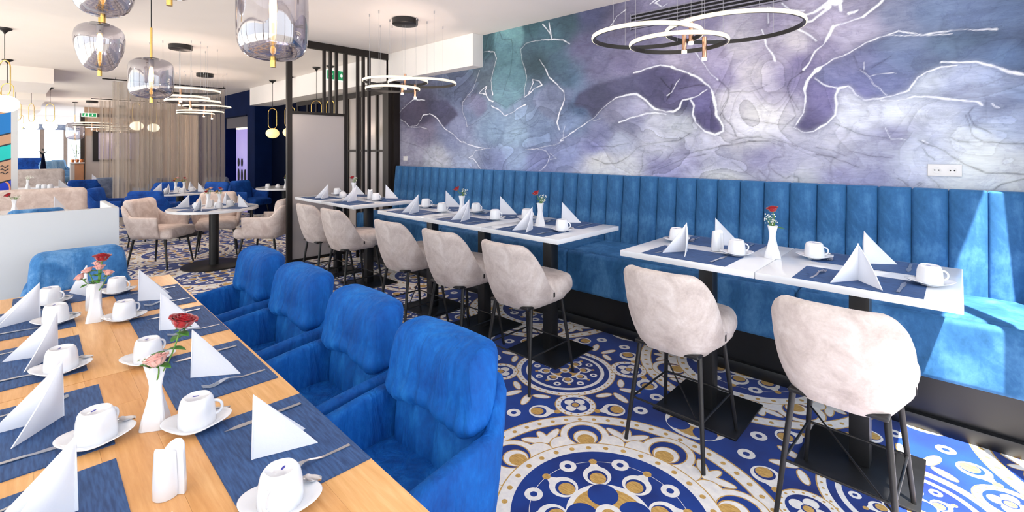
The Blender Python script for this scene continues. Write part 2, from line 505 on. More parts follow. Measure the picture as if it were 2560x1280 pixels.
    v3 = tc.outputs['Object']
    nz = noise(nt, v3, 30.0, 4, 0.6); nbig = noise(nt, v3, 3.0, 3, 0.6)
    gz = coords(nt, (30, 160, 30)); gn = noise(nt, gz, 1.0, 3, 0.6)
    blue = ramp(nt, nbig, [(0.3, lin('#08226a')), (0.7, lin('#0d3f98'))])
    gold = ramp(nt, gn, [(0.3, lin('#a9803c')), (0.7, lin('#d8b168'))])
    white = ramp(nt, nz, [(0.3, lin('#dedde0')), (0.7, lin('#f4f1ec'))])
    col = blue
    for mask, k in layers:
        col = mixc(nt, mask.k, col, {'w': white, 'g': gold, 'b': blue}[k])
    nt.links.new(col, b.inputs['Base Color'])
    b.inputs['Roughness'].default_value = 0.9; b.inputs['Specular IOR Level'].default_value = 0.15
    b.inputs['Sheen Weight'].default_value = 0.15
    fine = noise(nt, v3, 420.0, 2, 0.6)
    bump(nt, b, fine, 0.25, 0.002)
mat_carpet()

# ---------------------------------------------------------------- printed mural: colour fields and veins, in metres on the wall (x, z)
MURAL_VEINS=[(0.006,[(-4.30,2.47),(-4.36,2.35),(-4.43,2.23),(-4.52,2.18),(-4.61,2.10),(-4.62,1.98),(-4.55,1.87),(-4.53,1.78)]),
 (0.008,[(-6.05,2.02),(-5.99,2.08),(-5.69,2.21),(-5.41,2.18)]),
 (0.009,[(-6.00,1.93),(-5.90,1.90),(-5.78,1.82),(-5.59,1.84),(-5.46,1.97),(-5.30,1.99),(-5.14,1.92),(-4.99,1.78),(-4.80,1.69),(-4.66,1.60),(-4.52,1.56),(-4.38,1.53),(-4.19,1.51),(-4.11,1.51)]),
 (0.005,[(-5.75,1.81),(-5.52,1.81),(-5.36,1.78)]),
 (0.007,[(-4.19,1.51),(-4.38,1.48),(-4.43,1.42),(-4.41,1.37),(-4.34,1.32),(-4.27,1.25)]),
 (0.004,[(-4.41,1.43),(-4.50,1.39),(-4.41,1.38)]),
 (0.012,[(-4.09,2.02),(-3.97,1.97),(-3.86,1.89),(-3.76,1.92),(-3.65,1.97),(-3.54,2.00)]),
 (0.008,[(-4.31,2.19),(-4.19,2.17),(-4.13,2.09),(-4.06,2.07)]),
 (0.007,[(-4.31,2.19),(-4.24,2.24),(-4.17,2.27),(-4.20,2.21),(-4.17,2.15)]),
 (0.01,[(-3.56,2.08),(-3.47,2.13),(-3.42,2.17),(-3.31,2.20),(-3.35,2.25),(-3.45,2.27),(-3.43,2.23),(-3.50,2.12)]),
 (0.005,[(-4.27,2.69),(-4.13,2.68),(-4.04,2.66),(-4.01,2.58),(-4.05,2.46),(-4.10,2.33),(-4.07,2.15)]),
 (0.009,[(-2.93,2.59),(-3.02,2.64),(-3.15,2.67),(-3.31,2.69),(-3.54,2.69)]),
 (0.006,[(-3.54,2.69),(-3.62,2.63),(-3.60,2.51),(-3.54,2.38),(-3.53,2.29),(-3.56,2.19),(-3.56,2.08)]),
 (0.009,[(-3.34,2.48),(-3.27,2.38),(-3.20,2.27),(-3.09,2.18),(-3.01,2.10),(-3.00,2.01),(-3.06,1.91),(-3.10,1.78),(-3.07,1.71)]),
 (0.013,[(-3.30,2.86),(-3.20,2.75),(-3.17,2.69)]),
 (0.01,[(-3.21,2.85),(-3.19,2.78),(-3.17,2.70)]),
 (0.006,[(-3.55,1.50),(-3.38,1.51),(-3.25,1.53),(-3.12,1.55),(-3.04,1.58)]),
 (0.007,[(-3.38,1.51),(-3.25,1.48),(-3.20,1.42),(-3.25,1.33),(-3.34,1.26)]),
 (0.004,[(-3.20,1.46),(-3.11,1.40),(-3.20,1.39)]),
 (0.02,[(-3.06,1.59),(-3.02,1.59)]),
 (0.016,[(-4.61,1.60),(-4.56,1.58)]),
 (0.004,[(-3.02,1.59),(-3.02,1.69),(-3.00,1.74)]),
 (0.01,[(-3.06,1.60),(-2.95,1.64),(-2.78,1.74),(-2.65,1.80),(-2.54,1.90),(-2.40,1.99),(-2.29,2.01),(-2.17,2.01),(-2.10,1.96),(-2.04,1.90),(-1.98,1.86),(-1.89,1.83),(-1.82,1.83),(-1.77,1.86),(-1.74,1.92),(-1.69,1.93),(-1.60,1.95),(-1.53,2.00)]),
 (0.007,[(-2.21,2.21),(-2.06,2.23),(-1.94,2.25),(-1.84,2.22)]),
 (0.014,[(-1.84,2.22),(-1.69,2.15)]),
 (0.024,[(-1.69,2.15),(-1.60,2.10),(-1.52,2.03)]),
 (0.017,[(-1.52,2.03),(-1.48,1.96),(-1.46,1.86)]),
 (0.01,[(-1.46,1.86),(-1.45,1.78),(-1.40,1.69),(-1.40,1.65),(-1.46,1.62),(-1.55,1.65),(-1.62,1.72),(-1.65,1.79),(-1.64,1.87),(-1.67,1.92)]),
 (0.012,[(-1.63,2.32),(-1.57,2.23),(-1.49,2.12),(-1.44,2.07)]),
 (0.008,[(-2.36,1.75),(-2.26,1.79),(-2.11,1.82),(-1.98,1.83),(-1.89,1.81)]),
 (0.005,[(-2.65,1.78),(-2.56,1.80)]),
 (0.012,[(0.29,1.92),(0.20,1.96),(0.12,2.00),(0.07,2.02),(-0.01,2.03),(-0.08,2.04)]),
 (0.008,[(-0.01,2.01),(-0.08,2.01),(-0.15,1.99),(-0.19,1.96),(-0.21,1.92)]),
 (0.01,[(-0.21,1.92),(-0.24,1.88),(-0.30,1.86),(-0.38,1.84),(-0.47,1.83),(-0.52,1.87),(-0.54,1.92),(-0.56,1.94),(-0.61,1.93),(-0.64,1.88),(-0.63,1.81),(-0.64,1.74),(-0.69,1.68),(-0.77,1.63),(-0.83,1.62),(-0.89,1.66),(-0.86,1.71),(-0.83,1.77),(-0.82,1.85)]),
 (0.017,[(-0.82,1.85),(-0.82,1.95),(-0.79,2.02),(-0.75,2.07)]),
 (0.028,[(-0.75,2.07),(-0.70,2.10),(-0.65,2.13)]),
 (0.014,[(-0.65,2.13),(-0.59,2.15),(-0.53,2.18),(-0.46,2.22),(-0.38,2.25)]),
 (0.008,[(-0.38,2.25),(-0.29,2.27),(-0.18,2.23),(-0.08,2.23),(0.01,2.23),(0.16,2.21)]),
 (0.005,[(-0.35,2.26),(-0.24,2.23),(-0.03,2.21)]),
 (0.006,[(-0.62,1.93),(-0.69,1.95),(-0.76,2.01)]),
 (0.012,[(-0.65,2.37),(-0.67,2.32),(-0.70,2.25),(-0.76,2.20),(-0.79,2.13),(-0.83,2.08)]),
 (0.008,[(-0.65,2.37),(-0.56,2.38),(-0.48,2.40)]),
 (0.014,[(-0.48,2.40),(-0.41,2.45),(-0.37,2.49)]),
 (0.026,[(-0.70,2.52),(-0.66,2.54),(-0.61,2.54)]),
 (0.016,[(-0.85,2.48),(-0.77,2.48),(-0.70,2.52)]),
 (0.014,[(-0.85,2.43),(-0.78,2.43),(-0.70,2.48),(-0.67,2.51)]),
 (0.009,[(-0.88,2.39),(-0.82,2.35),(-0.75,2.28)]),
 (0.008,[(-1.11,2.42),(-1.08,2.31),(-1.04,2.22),(-1.02,2.17)]),
 (0.012,[(-0.53,2.44),(-0.51,2.45),(-0.56,2.44)]),
 (0.009,[(-0.38,1.83),(-0.30,1.82),(-0.21,1.84),(-0.14,1.83),(-0.06,1.81),(0.01,1.80),(0.08,1.78),(0.10,1.76)]),
 (0.008,[(-1.06,2.59),(-1.01,2.55),(-0.93,2.52),(-0.85,2.52)]),
 (0.007,[(-0.97,2.60),(-0.92,2.54),(-0.82,2.51)]),
 (0.01,[(-0.61,2.54),(-0.60,2.47)]),
 (0.008,[(-1.07,2.59),(-1.06,2.47)]),
 (0.007,[(0.14,1.77),(0.15,1.75),(0.17,1.74)]),
 (0.006,[(-0.36,1.64),(-0.33,1.57),(-0.26,1.56)]),
 (0.005,[(-0.17,1.56),(-0.14,1.54)]),
 (0.012,[(-1.95,2.83),(-1.99,2.81),(-1.92,2.76),(-1.88,2.78)]),
 (0.008,[(-2.04,2.81),(-1.98,2.84)]),
 (0.006,[(-2.46,2.68),(-2.38,2.77),(-2.29,2.81)]),
 (0.005,[(-1.88,1.97),(-1.83,2.00),(-1.80,2.06),(-1.77,2.10)]),
 (0.004,[(-0.49,2.04),(-0.45,1.99),(-0.41,1.93),(-0.35,1.86)]),
 (0.004,[(-0.45,1.99),(-0.41,2.00),(-0.30,2.00)]),
 (0.004,[(-0.47,2.09),(-0.47,2.04)])]
MURAL_LINES=[(0.006,[(-2.66,1.52),(-2.42,1.53),(-2.25,1.56)]),
 (0.008,[(-2.66,1.41),(-2.51,1.36),(-2.39,1.36),(-2.26,1.43),(-2.15,1.52),(-2.03,1.55),(-1.89,1.57),(-1.77,1.58),(-1.67,1.64)]),
 (0.006,[(-2.02,1.26),(-2.01,1.30),(-1.89,1.35),(-1.73,1.42),(-1.54,1.46)]),
 (0.006,[(-2.15,1.27),(-2.12,1.33),(-2.12,1.41),(-2.10,1.51)]),
 (0.007,[(-1.33,1.57),(-1.23,1.59),(-1.14,1.59),(-1.01,1.57),(-0.87,1.52)]),
 (0.01,[(-1.30,1.54),(-1.20,1.56),(-1.07,1.56),(-0.98,1.53)]),
 (0.006,[(-1.72,1.45),(-1.61,1.49),(-1.47,1.51),(-1.33,1.54)]),
 (0.007,[(-1.33,1.40),(-1.23,1.32),(-1.12,1.26)]),
 (0.006,[(-1.14,1.34),(-1.04,1.26)]),
 (0.009,[(-1.05,1.35),(-1.01,1.32),(-0.94,1.28),(-0.91,1.30),(-0.87,1.29),(-0.86,1.26)]),
 (0.006,[(-1.40,1.76),(-1.33,1.69),(-1.30,1.60)]),
 (0.006,[(-1.25,1.74),(-1.14,1.71),(-0.95,1.68),(-0.89,1.74)]),
 (0.005,[(-1.35,1.96),(-1.20,1.95),(-1.07,1.99)]),
 (0.008,[(-1.43,2.07),(-1.36,1.99),(-1.37,1.89),(-1.41,1.83),(-1.39,1.74)]),
 (0.006,[(-0.64,1.68),(-0.50,1.60),(-0.33,1.57)]),
 (0.009,[(-0.19,1.56),(-0.12,1.52),(-0.05,1.47),(0.02,1.41),(0.12,1.36),(0.20,1.36),(0.27,1.36)]),
 (0.006,[(-0.04,1.57),(0.00,1.55),(0.12,1.54),(0.27,1.53)]),
 (0.006,[(0.06,1.75),(0.04,1.72),(0.07,1.65),(0.14,1.59)]),
 (0.006,[(0.03,1.71),(0.06,1.59),(0.10,1.55)]),
 (0.006,[(-0.15,1.33),(-0.12,1.30),(-0.09,1.26)]),
 (0.006,[(0.15,1.26),(0.18,1.29),(0.27,1.33)]),
 (0.01,[(-0.75,1.46),(-0.66,1.45),(-0.56,1.40),(-0.50,1.38)]),
 (0.006,[(-0.75,1.51),(-0.66,1.49),(-0.57,1.45)]),
 (0.006,[(-0.55,1.49),(-0.45,1.46),(-0.33,1.44)]),
 (0.007,[(-0.17,1.51),(-0.14,1.46),(-0.11,1.43)]),
 (0.007,[(-0.29,1.31),(-0.26,1.29),(-0.24,1.26)]),
 (0.004,[(-0.20,1.28),(-0.19,1.29),(-0.18,1.28),(-0.19,1.27),(-0.20,1.28)]),
 (0.006,[(-6.05,1.63),(-5.63,1.56),(-5.41,1.49),(-5.28,1.38),(-5.04,1.30)]),
 (0.006,[(-4.50,1.79),(-4.34,1.84),(-4.11,1.95)]),
 (0.006,[(-3.68,1.90),(-3.59,1.80),(-3.42,1.74)]),
 (0.006,[(-3.97,1.49),(-3.85,1.56),(-3.74,1.59),(-3.70,1.66)]),
 (0.007,[(-4.10,1.74),(-4.03,1.75),(-3.85,1.69),(-3.67,1.73),(-3.54,1.74),(-3.52,1.70),(-3.63,1.67),(-3.85,1.69),(-4.07,1.68),(-4.10,1.74)]),
 (0.007,[(-3.79,2.34),(-3.76,2.49),(-3.74,2.67),(-3.76,2.77),(-3.91,2.79),(-3.97,2.90)]),
 (0.006,[(-3.91,2.13),(-3.83,2.29),(-3.78,2.40)]),
 (0.008,[(-3.43,2.71),(-3.49,2.81),(-3.50,2.87)]),
 (0.008,[(-4.19,2.73),(-4.17,2.83),(-4.11,2.89)]),
 (0.006,[(-4.03,2.07),(-3.85,1.99),(-3.61,2.06)]),
 (0.01,[(-0.53,2.14),(-0.50,2.06),(-0.46,2.02)]),
 (0.012,[(-0.43,2.05),(-0.38,2.08),(-0.33,2.12)]),
 (0.012,[(-1.83,2.07),(-1.85,1.99),(-1.88,1.93)]),
 (0.01,[(-1.77,2.02),(-1.63,2.04),(-1.54,2.04)]),
 (0.01,[(-1.94,2.13),(-1.84,2.02),(-1.86,1.95)]),
 (0.008,[(-1.43,2.06),(-1.35,1.98),(-1.37,1.87),(-1.42,1.78)]),
 (0.008,[(-0.83,2.07),(-0.91,2.02),(-0.93,1.97),(-0.91,1.88),(-0.86,1.79)]),
 (0.008,[(-0.93,1.96),(-0.92,1.86),(-0.88,1.75),(-0.93,1.69),(-0.98,1.64)])]
MURAL_FIELDS=[[(-2.26,2.19),(-2.06,2.23),(-1.94,2.25),(-1.84,2.22),(-1.69,2.15),(-1.60,2.10),(-1.52,2.03),(-1.53,2.00),(-1.60,1.95),(-1.69,1.93),(-1.74,1.92),(-1.77,1.86),(-1.82,1.83),(-1.89,1.83),(-1.98,1.86),(-2.04,1.90),(-2.10,1.96),(-2.17,2.01),(-2.29,2.01),(-2.40,1.99),(-2.54,1.90),(-2.65,1.80),(-2.73,1.90),(-2.89,1.95),(-2.81,2.08),(-2.63,2.14)],
 [(-1.52,2.03),(-1.48,1.96),(-1.46,1.86),(-1.45,1.78),(-1.40,1.69),(-1.40,1.65),(-1.46,1.62),(-1.55,1.65),(-1.62,1.72),(-1.65,1.79),(-1.64,1.87),(-1.67,1.92),(-1.60,1.95),(-1.53,2.00)],
 [(-0.76,2.06),(-0.67,2.12),(-0.59,2.15),(-0.53,2.18),(-0.46,2.22),(-0.38,2.25),(-0.29,2.27),(-0.18,2.23),(-0.08,2.23),(0.01,2.23),(0.16,2.21),(0.37,2.18),(0.37,1.89),(0.29,1.92),(0.20,1.96),(0.12,2.00),(0.07,2.02),(-0.01,2.03),(-0.08,2.01),(-0.15,1.99),(-0.19,1.96),(-0.21,1.92),(-0.24,1.88),(-0.30,1.86),(-0.38,1.84),(-0.47,1.83),(-0.52,1.87),(-0.54,1.92),(-0.56,1.94),(-0.61,1.93),(-0.69,1.95),(-0.76,2.01)],
 [(-0.76,2.01),(-0.69,1.95),(-0.61,1.93),(-0.64,1.88),(-0.63,1.81),(-0.64,1.74),(-0.69,1.68),(-0.77,1.63),(-0.83,1.62),(-0.89,1.66),(-0.86,1.71),(-0.83,1.77),(-0.82,1.87),(-0.82,1.95),(-0.79,2.02)],
 [(-4.05,2.83),(-4.01,2.93),(-3.78,2.95),(-3.61,2.92),(-3.57,2.78),(-3.62,2.62),(-3.59,2.47),(-3.53,2.30),(-3.56,2.11),(-3.85,1.96),(-4.07,2.09),(-4.10,2.32),(-4.01,2.56)],
 [(-6.05,2.02),(-5.99,2.08),(-5.69,2.21),(-5.36,2.18),(-4.94,2.15),(-4.70,1.95),(-4.80,1.89),(-4.99,1.79),(-5.14,1.92),(-5.30,1.99),(-5.46,1.97),(-5.59,1.84),(-5.78,1.82),(-6.00,1.93)],
 [(-3.34,2.14),(-3.21,2.21),(-3.09,2.18),(-3.01,2.10),(-3.00,2.01),(-3.06,1.91),(-3.10,1.78),(-3.25,1.85),(-3.37,1.94),(-3.45,2.04)],
 [(-4.52,2.18),(-4.34,2.18),(-4.19,2.10),(-4.17,1.98),(-4.30,1.89),(-4.50,1.81),(-4.55,1.87),(-4.62,1.98),(-4.61,2.10)]]
MURAL_TONES=[(-5.63,2.03,'5b5672'),(-5.08,2.11,'4c5070'),(-4.67,2.23,'5a6a8c'),(-5.44,1.74,'8b88a8'),(-5.72,1.46,'a9aac4'),(-5.17,1.35,'c3cbdc'),(-4.83,1.67,'8190b8'),(-4.52,1.36,'9aabcd'),(-4.44,1.86,'6f86ab'),(-4.19,2.78,'3e6470'),(-3.88,2.68,'5b8c9c'),(-3.76,2.85,'6fa5ae'),(-4.08,2.43,'5d7387'),(-3.63,2.29,'5b8a9b'),(-3.79,2.07,'6b98ad'),(-4.22,2.10,'737a9e'),(-4.02,1.71,'7c9cc0'),(-3.69,1.65,'8fb0d0'),(-3.69,1.42,'93aed6'),(-4.02,1.37,'7d8fbe'),(-3.34,1.38,'7f8cc0'),(-3.34,1.69,'7b95bd'),(-3.45,2.89,'3c6470'),(-3.17,2.67,'4b7284'),(-2.96,2.80,'3d5a68'),(-3.34,2.43,'41606f'),(-3.06,2.40,'4f7189'),(-3.17,2.02,'7f8fb4'),(-2.96,2.22,'557896'),(-2.81,1.92,'4e6a90'),(-2.71,2.83,'555c85'),(-2.76,2.52,'6b6c93'),(-2.57,2.30,'7b7ca3'),(-2.66,2.11,'4e5374'),(-2.86,1.76,'86a0cc'),(-2.57,1.67,'8f97c6'),(-2.96,1.47,'8f9fd0'),(-2.66,1.51,'9098d0'),(-2.39,1.59,'b9c4e0'),(-2.57,1.39,'dfe4e8'),(-2.31,1.32,'d9dfe9'),(-2.39,1.89,'9497b8'),(-2.22,1.74,'8489ab'),(-2.31,2.68,'7a7799'),(-1.98,2.34,'a09cc2'),(-2.31,2.34,'827fa8'),(-2.06,2.46,'8f8cb5'),(-1.98,2.08,'56567c'),(-2.31,2.10,'5a5c80'),(-1.76,2.10,'625f8a'),(-1.69,1.92,'55577f'),(-1.59,2.08,'7b77a4'),(-1.52,1.88,'6f6ba0'),(-1.47,1.77,'5d5988'),(-1.98,1.76,'c4cadd'),(-2.14,1.84,'a8aac8'),(-1.76,1.68,'ccd5e4'),(-1.95,1.55,'c9cfe2'),(-1.59,1.54,'c2c7de'),(-1.69,1.41,'a8aacf'),(-1.91,1.30,'9d9fcc'),(-1.43,1.41,'b9bedb'),(-1.43,1.28,'dfe6ea'),(-1.36,1.61,'d6d8e6'),(-1.83,2.32,'b3aecb'),(-1.49,2.27,'a59fc4'),(-1.59,2.55,'8f8ab0'),(-1.27,2.37,'c9c8d8'),(-1.38,2.09,'9c96c0'),(-1.27,1.89,'dcdcea'),(-1.18,2.10,'d8d6e4'),(-1.12,1.79,'e6e8ec'),(-1.18,1.60,'dadeea'),(-1.12,1.45,'a9a9d2'),(-0.98,1.36,'b8bbdc'),(-0.88,1.30,'d5dcea'),(-0.98,2.44,'a9a3c6'),(-0.96,2.26,'b5b0cf'),(-0.88,2.31,'e2e0ea'),(-1.04,1.94,'c0bdd8'),(-0.89,2.01,'928dbb'),(-0.83,2.15,'8a83b4'),(-0.75,2.40,'b9b3d2'),(-0.61,2.38,'c0bbd6'),(-0.49,2.41,'a8a7c8'),(-0.70,2.25,'a39ec6'),(-0.52,2.30,'b4b2d0'),(-0.70,1.85,'7e7aae'),(-0.78,1.74,'6c6896'),(-0.66,1.79,'8480b6'),(-0.80,1.68,'5f5c8a'),(-0.56,2.09,'7b80ad'),(-0.47,1.97,'6a70a0'),(-0.39,2.02,'6b78a3'),(-0.26,2.11,'6578a0'),(-0.18,2.07,'5f6f90'),(-0.28,2.19,'7c8fb6'),(-0.09,2.16,'5f7898'),(0.09,2.18,'4f6684'),(0.24,2.15,'54688c'),(0.07,2.08,'62799f'),(0.21,2.07,'6a8ab8'),(-0.30,2.37,'8b98bc'),(-0.11,2.36,'7188b0'),(0.07,2.33,'6b82ac'),(0.24,2.29,'6a85b0'),(-0.47,1.88,'7a7eb2'),(-0.36,1.91,'7581b0'),(-0.18,1.92,'c0cce0'),(0.00,1.92,'aebcdc'),(0.14,1.89,'a4b6dc'),(0.24,1.81,'8fa8d4'),(-0.49,1.73,'d2daea'),(-0.28,1.72,'d5deec'),(-0.09,1.73,'cfdaee'),(0.00,1.82,'9fabcc'),(0.17,1.76,'7c88a8'),(0.07,1.68,'aebfe2'),(0.24,1.67,'a9bce2'),(-0.39,1.59,'b9bfdc'),(-0.32,1.61,'9a9cc6'),(-0.18,1.56,'c5d0e8'),(0.00,1.58,'dde8f2'),(0.21,1.58,'b4c8ea'),(-0.61,1.56,'c9cde2'),(-0.70,1.42,'c5c9e4'),(-0.61,1.34,'a7a9d6'),(-0.43,1.43,'b4b9dc'),(-0.39,1.32,'9a9ecb'),(-0.26,1.33,'bcc6e2'),(-0.18,1.43,'ccd8ec'),(0.09,1.44,'e6f0f2'),(0.24,1.39,'e0ecf4'),(0.04,1.31,'dde8f0'),(0.14,1.53,'e4eef2'),(-5.44,1.96,'4a4866'),(-5.72,1.98,'56536e'),(-4.83,1.73,'8692bb'),(-4.26,2.00,'747ba0'),(-3.09,1.94,'8494b8'),(-3.01,2.10,'7a8cb4')]

def mural_mesh(x0, x1, z0, z1, step, y):
    nx, nz = int((x1-x0)/step)+1, int((z1-z0)/step)+1
    gx, gz = np.meshgrid(np.linspace(x0, x1, nx), np.linspace(z0, z1, nz), indexing='ij')
    rng = np.random.default_rng(5)
    def vnoise(X, Z, f):
        a, b = X*f + 100.0, Z*f + 100.0
        i, j = np.floor(a).astype(int), np.floor(b).astype(int); u, v = a-i, b-j
        u = u*u*(3-2*u); v = v*v*(3-2*v)
        tab = np.random.default_rng(int(f*13)+1).random((512, 512))
        g = lambda p, q: tab[p % 512, q % 512]
        return (g(i,j)*(1-u)*(1-v) + g(i+1,j)*u*(1-v) + g(i,j+1)*(1-u)*v + g(i+1,j+1)*u*v) - 0.5
    def fbm(X, Z, f, o=4):
        t = 0*X; a = 1.0
        for k in range(o): t = t + a*vnoise(X, Z, f*2**k); a *= 0.5
        return t
    wx = gx + 0.05*fbm(gx+7, gz+3, 3.5); wz = gz + 0.05*fbm(gx+31, gz+17, 3.5)
    jx = gx + 0.010*fbm(gx+3, gz+9, 14.0); jz = gz + 0.010*fbm(gx+13, gz+29, 14.0)
    def inside(poly, X, Z):
        r = np.zeros(X.shape, bool); n = len(poly)
        for k in range(n):
            (xa, za), (xb, zb) = poly[k], poly[(k+1) % n]
            if abs(zb-za) < 1e-9: continue
            r ^= ((za > Z) != (zb > Z)) & (X < (xb-xa)*(Z-za)/(zb-za) + xa)
        return r
    reg = np.zeros(gx.shape, int)
    for k, p in enumerate(MURAL_FIELDS): reg[inside(p, jx, jz)] = k+1
    tx = np.array([t[0] for t in MURAL_TONES]); tz = np.array([t[1] for t in MURAL_TONES])
    tcol = np.array([lin(t[2])[:3] for t in MURAL_TONES])
    treg = np.zeros(len(tx), int)
    for k, p in enumerate(MURAL_FIELDS): treg[inside(p, tx, tz)] = k+1
    def soft(A, r):
        for ax in (0, 1):
            P_ = np.pad(A, [(r, r) if a == ax else (0, 0) for a in (0, 1)], mode='edge').cumsum(ax)
            P_ = np.insert(P_, 0, 0, ax); n_ = A.shape[ax]; k = 2*r+1
            A = (np.take(P_, np.arange(k, k+n_), ax) - np.take(P_, np.arange(0, n_), ax))/k
        return A
    col = np.zeros(gx.shape + (3,)); tot = np.zeros(gx.shape)
    grey = tcol.mean(1, keepdims=True); tcol = grey + (tcol-grey)*0.88
    for k in range(len(MURAL_FIELDS)+1):
        mk = soft(soft((reg == k).astype(float), 3), 3); sel = mk > 0.004; ids = np.where(treg == k)[0]
        if not sel.any(): continue
        if len(ids) == 0: ids = np.arange(len(tx))
        X, Z = wx[sel], wz[sel]; acc = np.zeros((X.size, 3)); ws = np.zeros(X.size)
        for i in ids:
            w = 1.0/((X-tx[i])**2*0.8 + (Z-tz[i])**2*1.4 + 0.004)**2
            acc += w[:, None]*tcol[i]; ws += w
        col[sel] += mk[sel][:, None]*acc/ws[:, None]; tot[sel] += mk[sel]
    col /= np.maximum(tot, 1e-6)[..., None]
    # watery blooms
    bl = fbm(gx*0.6 + 0.25*fbm(gx+5, gz+5, 2.0), gz + 0.25*fbm(gx+50, gz+5, 2.0), 4.0, 5)
    ridge = 1 - np.abs(fbm(gx*0.8+11, gz+41, 2.6, 4))*2.4
    col *= 0.84*(1 + 0.40*bl - 0.16*np.clip((ridge-0.86)/0.14, 0, 1))[..., None]
    # layered washes: each wash has its own tone and a dark drying edge
    wa = fbm(gx*0.55 + 0.7*fbm(gx+21, gz+77, 1.1, 3), gz + 0.7*fbm(gx+61, gz+7, 1.1, 3), 1.9, 4)*6.0
    lev = np.floor(wa); fr = wa - lev
    ga, gb = np.gradient(soft(wa, 2), step); edge = fr/np.maximum(np.hypot(ga, gb), 1.5)
    presence = np.clip(0.70 + 1.4*fbm(gx+17, gz+55, 0.9, 2), 0.25, 1)
    col *= (1 + presence*(0.13*np.sin(lev*2.4) + 0.20*(fr-0.5) - 0.30*np.clip(1-edge/0.011, 0, 1)))[..., None]
    def lines(data, soft, wob):
        out = np.zeros(gx.shape)
        for w, pts in data:
            for (xa, za), (xb, zb) in zip(pts[:-1], pts[1:]):
                pad = w*3 + 0.05
                i0 = max(0, int((min(xa,xb)-pad-x0)/step)); i1 = min(nx, int((max(xa,xb)+pad-x0)/step)+2)
                j0 = max(0, int((min(za,zb)-pad-z0)/step)); j1 = min(nz, int((max(za,zb)+pad-z0)/step)+2)
                if i1 <= i0 or j1 <= j0: continue
                X, Z = jx[i0:i1, j0:j1], jz[i0:i1, j0:j1]
                ddx, ddz = xb-xa, zb-za; q = ddx*ddx+ddz*ddz
                t = np.clip(((X-xa)*ddx + (Z-za)*ddz)/max(q, 1e-9), 0, 1)
                d = np.hypot(X-xa-t*ddx, Z-za-t*ddz)
                ww = w*0.5*(1 + wob[i0:i1, j0:j1])
                val = np.clip((ww + soft - d)/(2*soft), 0, 1)
                out[i0:i1, j0:j1] = np.maximum(out[i0:i1, j0:j1], val)
        return out
    wob = np.clip(1.3*fbm(gx+70, gz+20, 18.0, 3) + 1.9*fbm(gx+140, gz+60, 3.2, 2), -0.72, 1.7)
    dk = lines([(w*0.5, p) for w, p in MURAL_LINES], 0.0034, wob)*0.52 + lines([(w*2.2, p) for w, p in MURAL_LINES], 0.016, wob*0.3)*0.13
    iso = fbm(gx*0.7 + 0.5*fbm(gx+90, gz+2, 1.6), gz + 0.5*fbm(gx+9, gz+60, 1.6), 1.7, 5)*5.0
    iso = np.abs(iso - np.round(iso)); fade = np.clip(0.5 + 2.2*fbm(gx+33, gz+8, 1.3, 2), 0, 1)
    dk = np.maximum(dk, np.clip(1 - iso/0.045, 0, 1)*0.26*fade)
    halo = lines([(w*3.2+0.02, p) for w, p in MURAL_VEINS], 0.022, wob*0.3)*0.16
    vn = lines([(w*0.82, p) for w, p in MURAL_VEINS], 0.0030, wob)
    col *= (1 - dk - halo)[..., None]
    col = col*(1-vn)[..., None] + np.array([0.86, 0.90, 0.98])*vn[..., None]
    col = np.clip(col, 0.01, 1)
    V = np.stack([gx, np.full(gx.shape, y), gz], -1).reshape(-1, 3)
    idx = np.arange(nx*nz).reshape(nx, nz)
    F = np.stack([idx[:-1,:-1], idx[1:,:-1], idx[1:,1:], idx[:-1,1:]], -1).reshape(-1, 4)
    me = bpy.data.meshes.new('mural')
    me.vertices.add(len(V)); me.vertices.foreach_set('co', V.ravel())
    me.loops.add(F.size); me.loops.foreach_set('vertex_index', F.ravel().astype(np.int32))
    me.polygons.add(len(F)); me.polygons.foreach_set('loop_start', np.arange(0, F.size, 4, dtype=np.int32))
    me.update(); me.validate()
    at = me.color_attributes.new('print', 'FLOAT_COLOR', 'POINT')
    at.data.foreach_set('color', np.concatenate([col.reshape(-1,3), np.ones((nx*nz,1))], 1).ravel().astype(np.float32))
    m, nt, b = newmat('mural_print')
    a = nt.nodes.new('ShaderNodeAttribute'); a.attribute_name = 'print'
    streak = noise(nt, coords(nt, (3, 1, 34)), 3.0, 6, 0.70, 0.4); grain = noise(nt, coords(nt, (0.35, 1, 1)), 55.0, 5, 0.7, 0.6)
    cloud = noise(nt, coords(nt, (1, 1, 1.5)), 5.0, 9, 0.68, 1.4)
    s1 = ramp(nt, streak, [(0.25, (0.66,0.67,0.72,1)), (0.75, (1.12,1.12,1.12,1))])
    c = mixc(nt, 0.55, a.outputs['Color'], s1, 'MULTIPLY')
    c = mixc(nt, 0.80, c, ramp(nt, cloud, [(0.28, (0.70,0.70,0.76,1)), (0.44, (0.94,0.94,0.96,1)), (0.475, (0.80,0.80,0.86,1)), (0.50, (1.0,1.0,1.0,1)), (0.75, (1.14,1.14,1.12,1))]), 'MULTIPLY')
    nt.links.new(mixc(nt, 0.35, c, ramp(nt, grain, [(0.3, (0.36,0.36,0.38,1)), (0.7, (0.64,0.64,0.64,1))]), 'OVERLAY'), b.inputs['Base Color'])
    b.inputs['Roughness'].default_value = 0.7; b.inputs['Specular IOR Level'].default_value = 0.3
    me.materials.append(m)
    return me

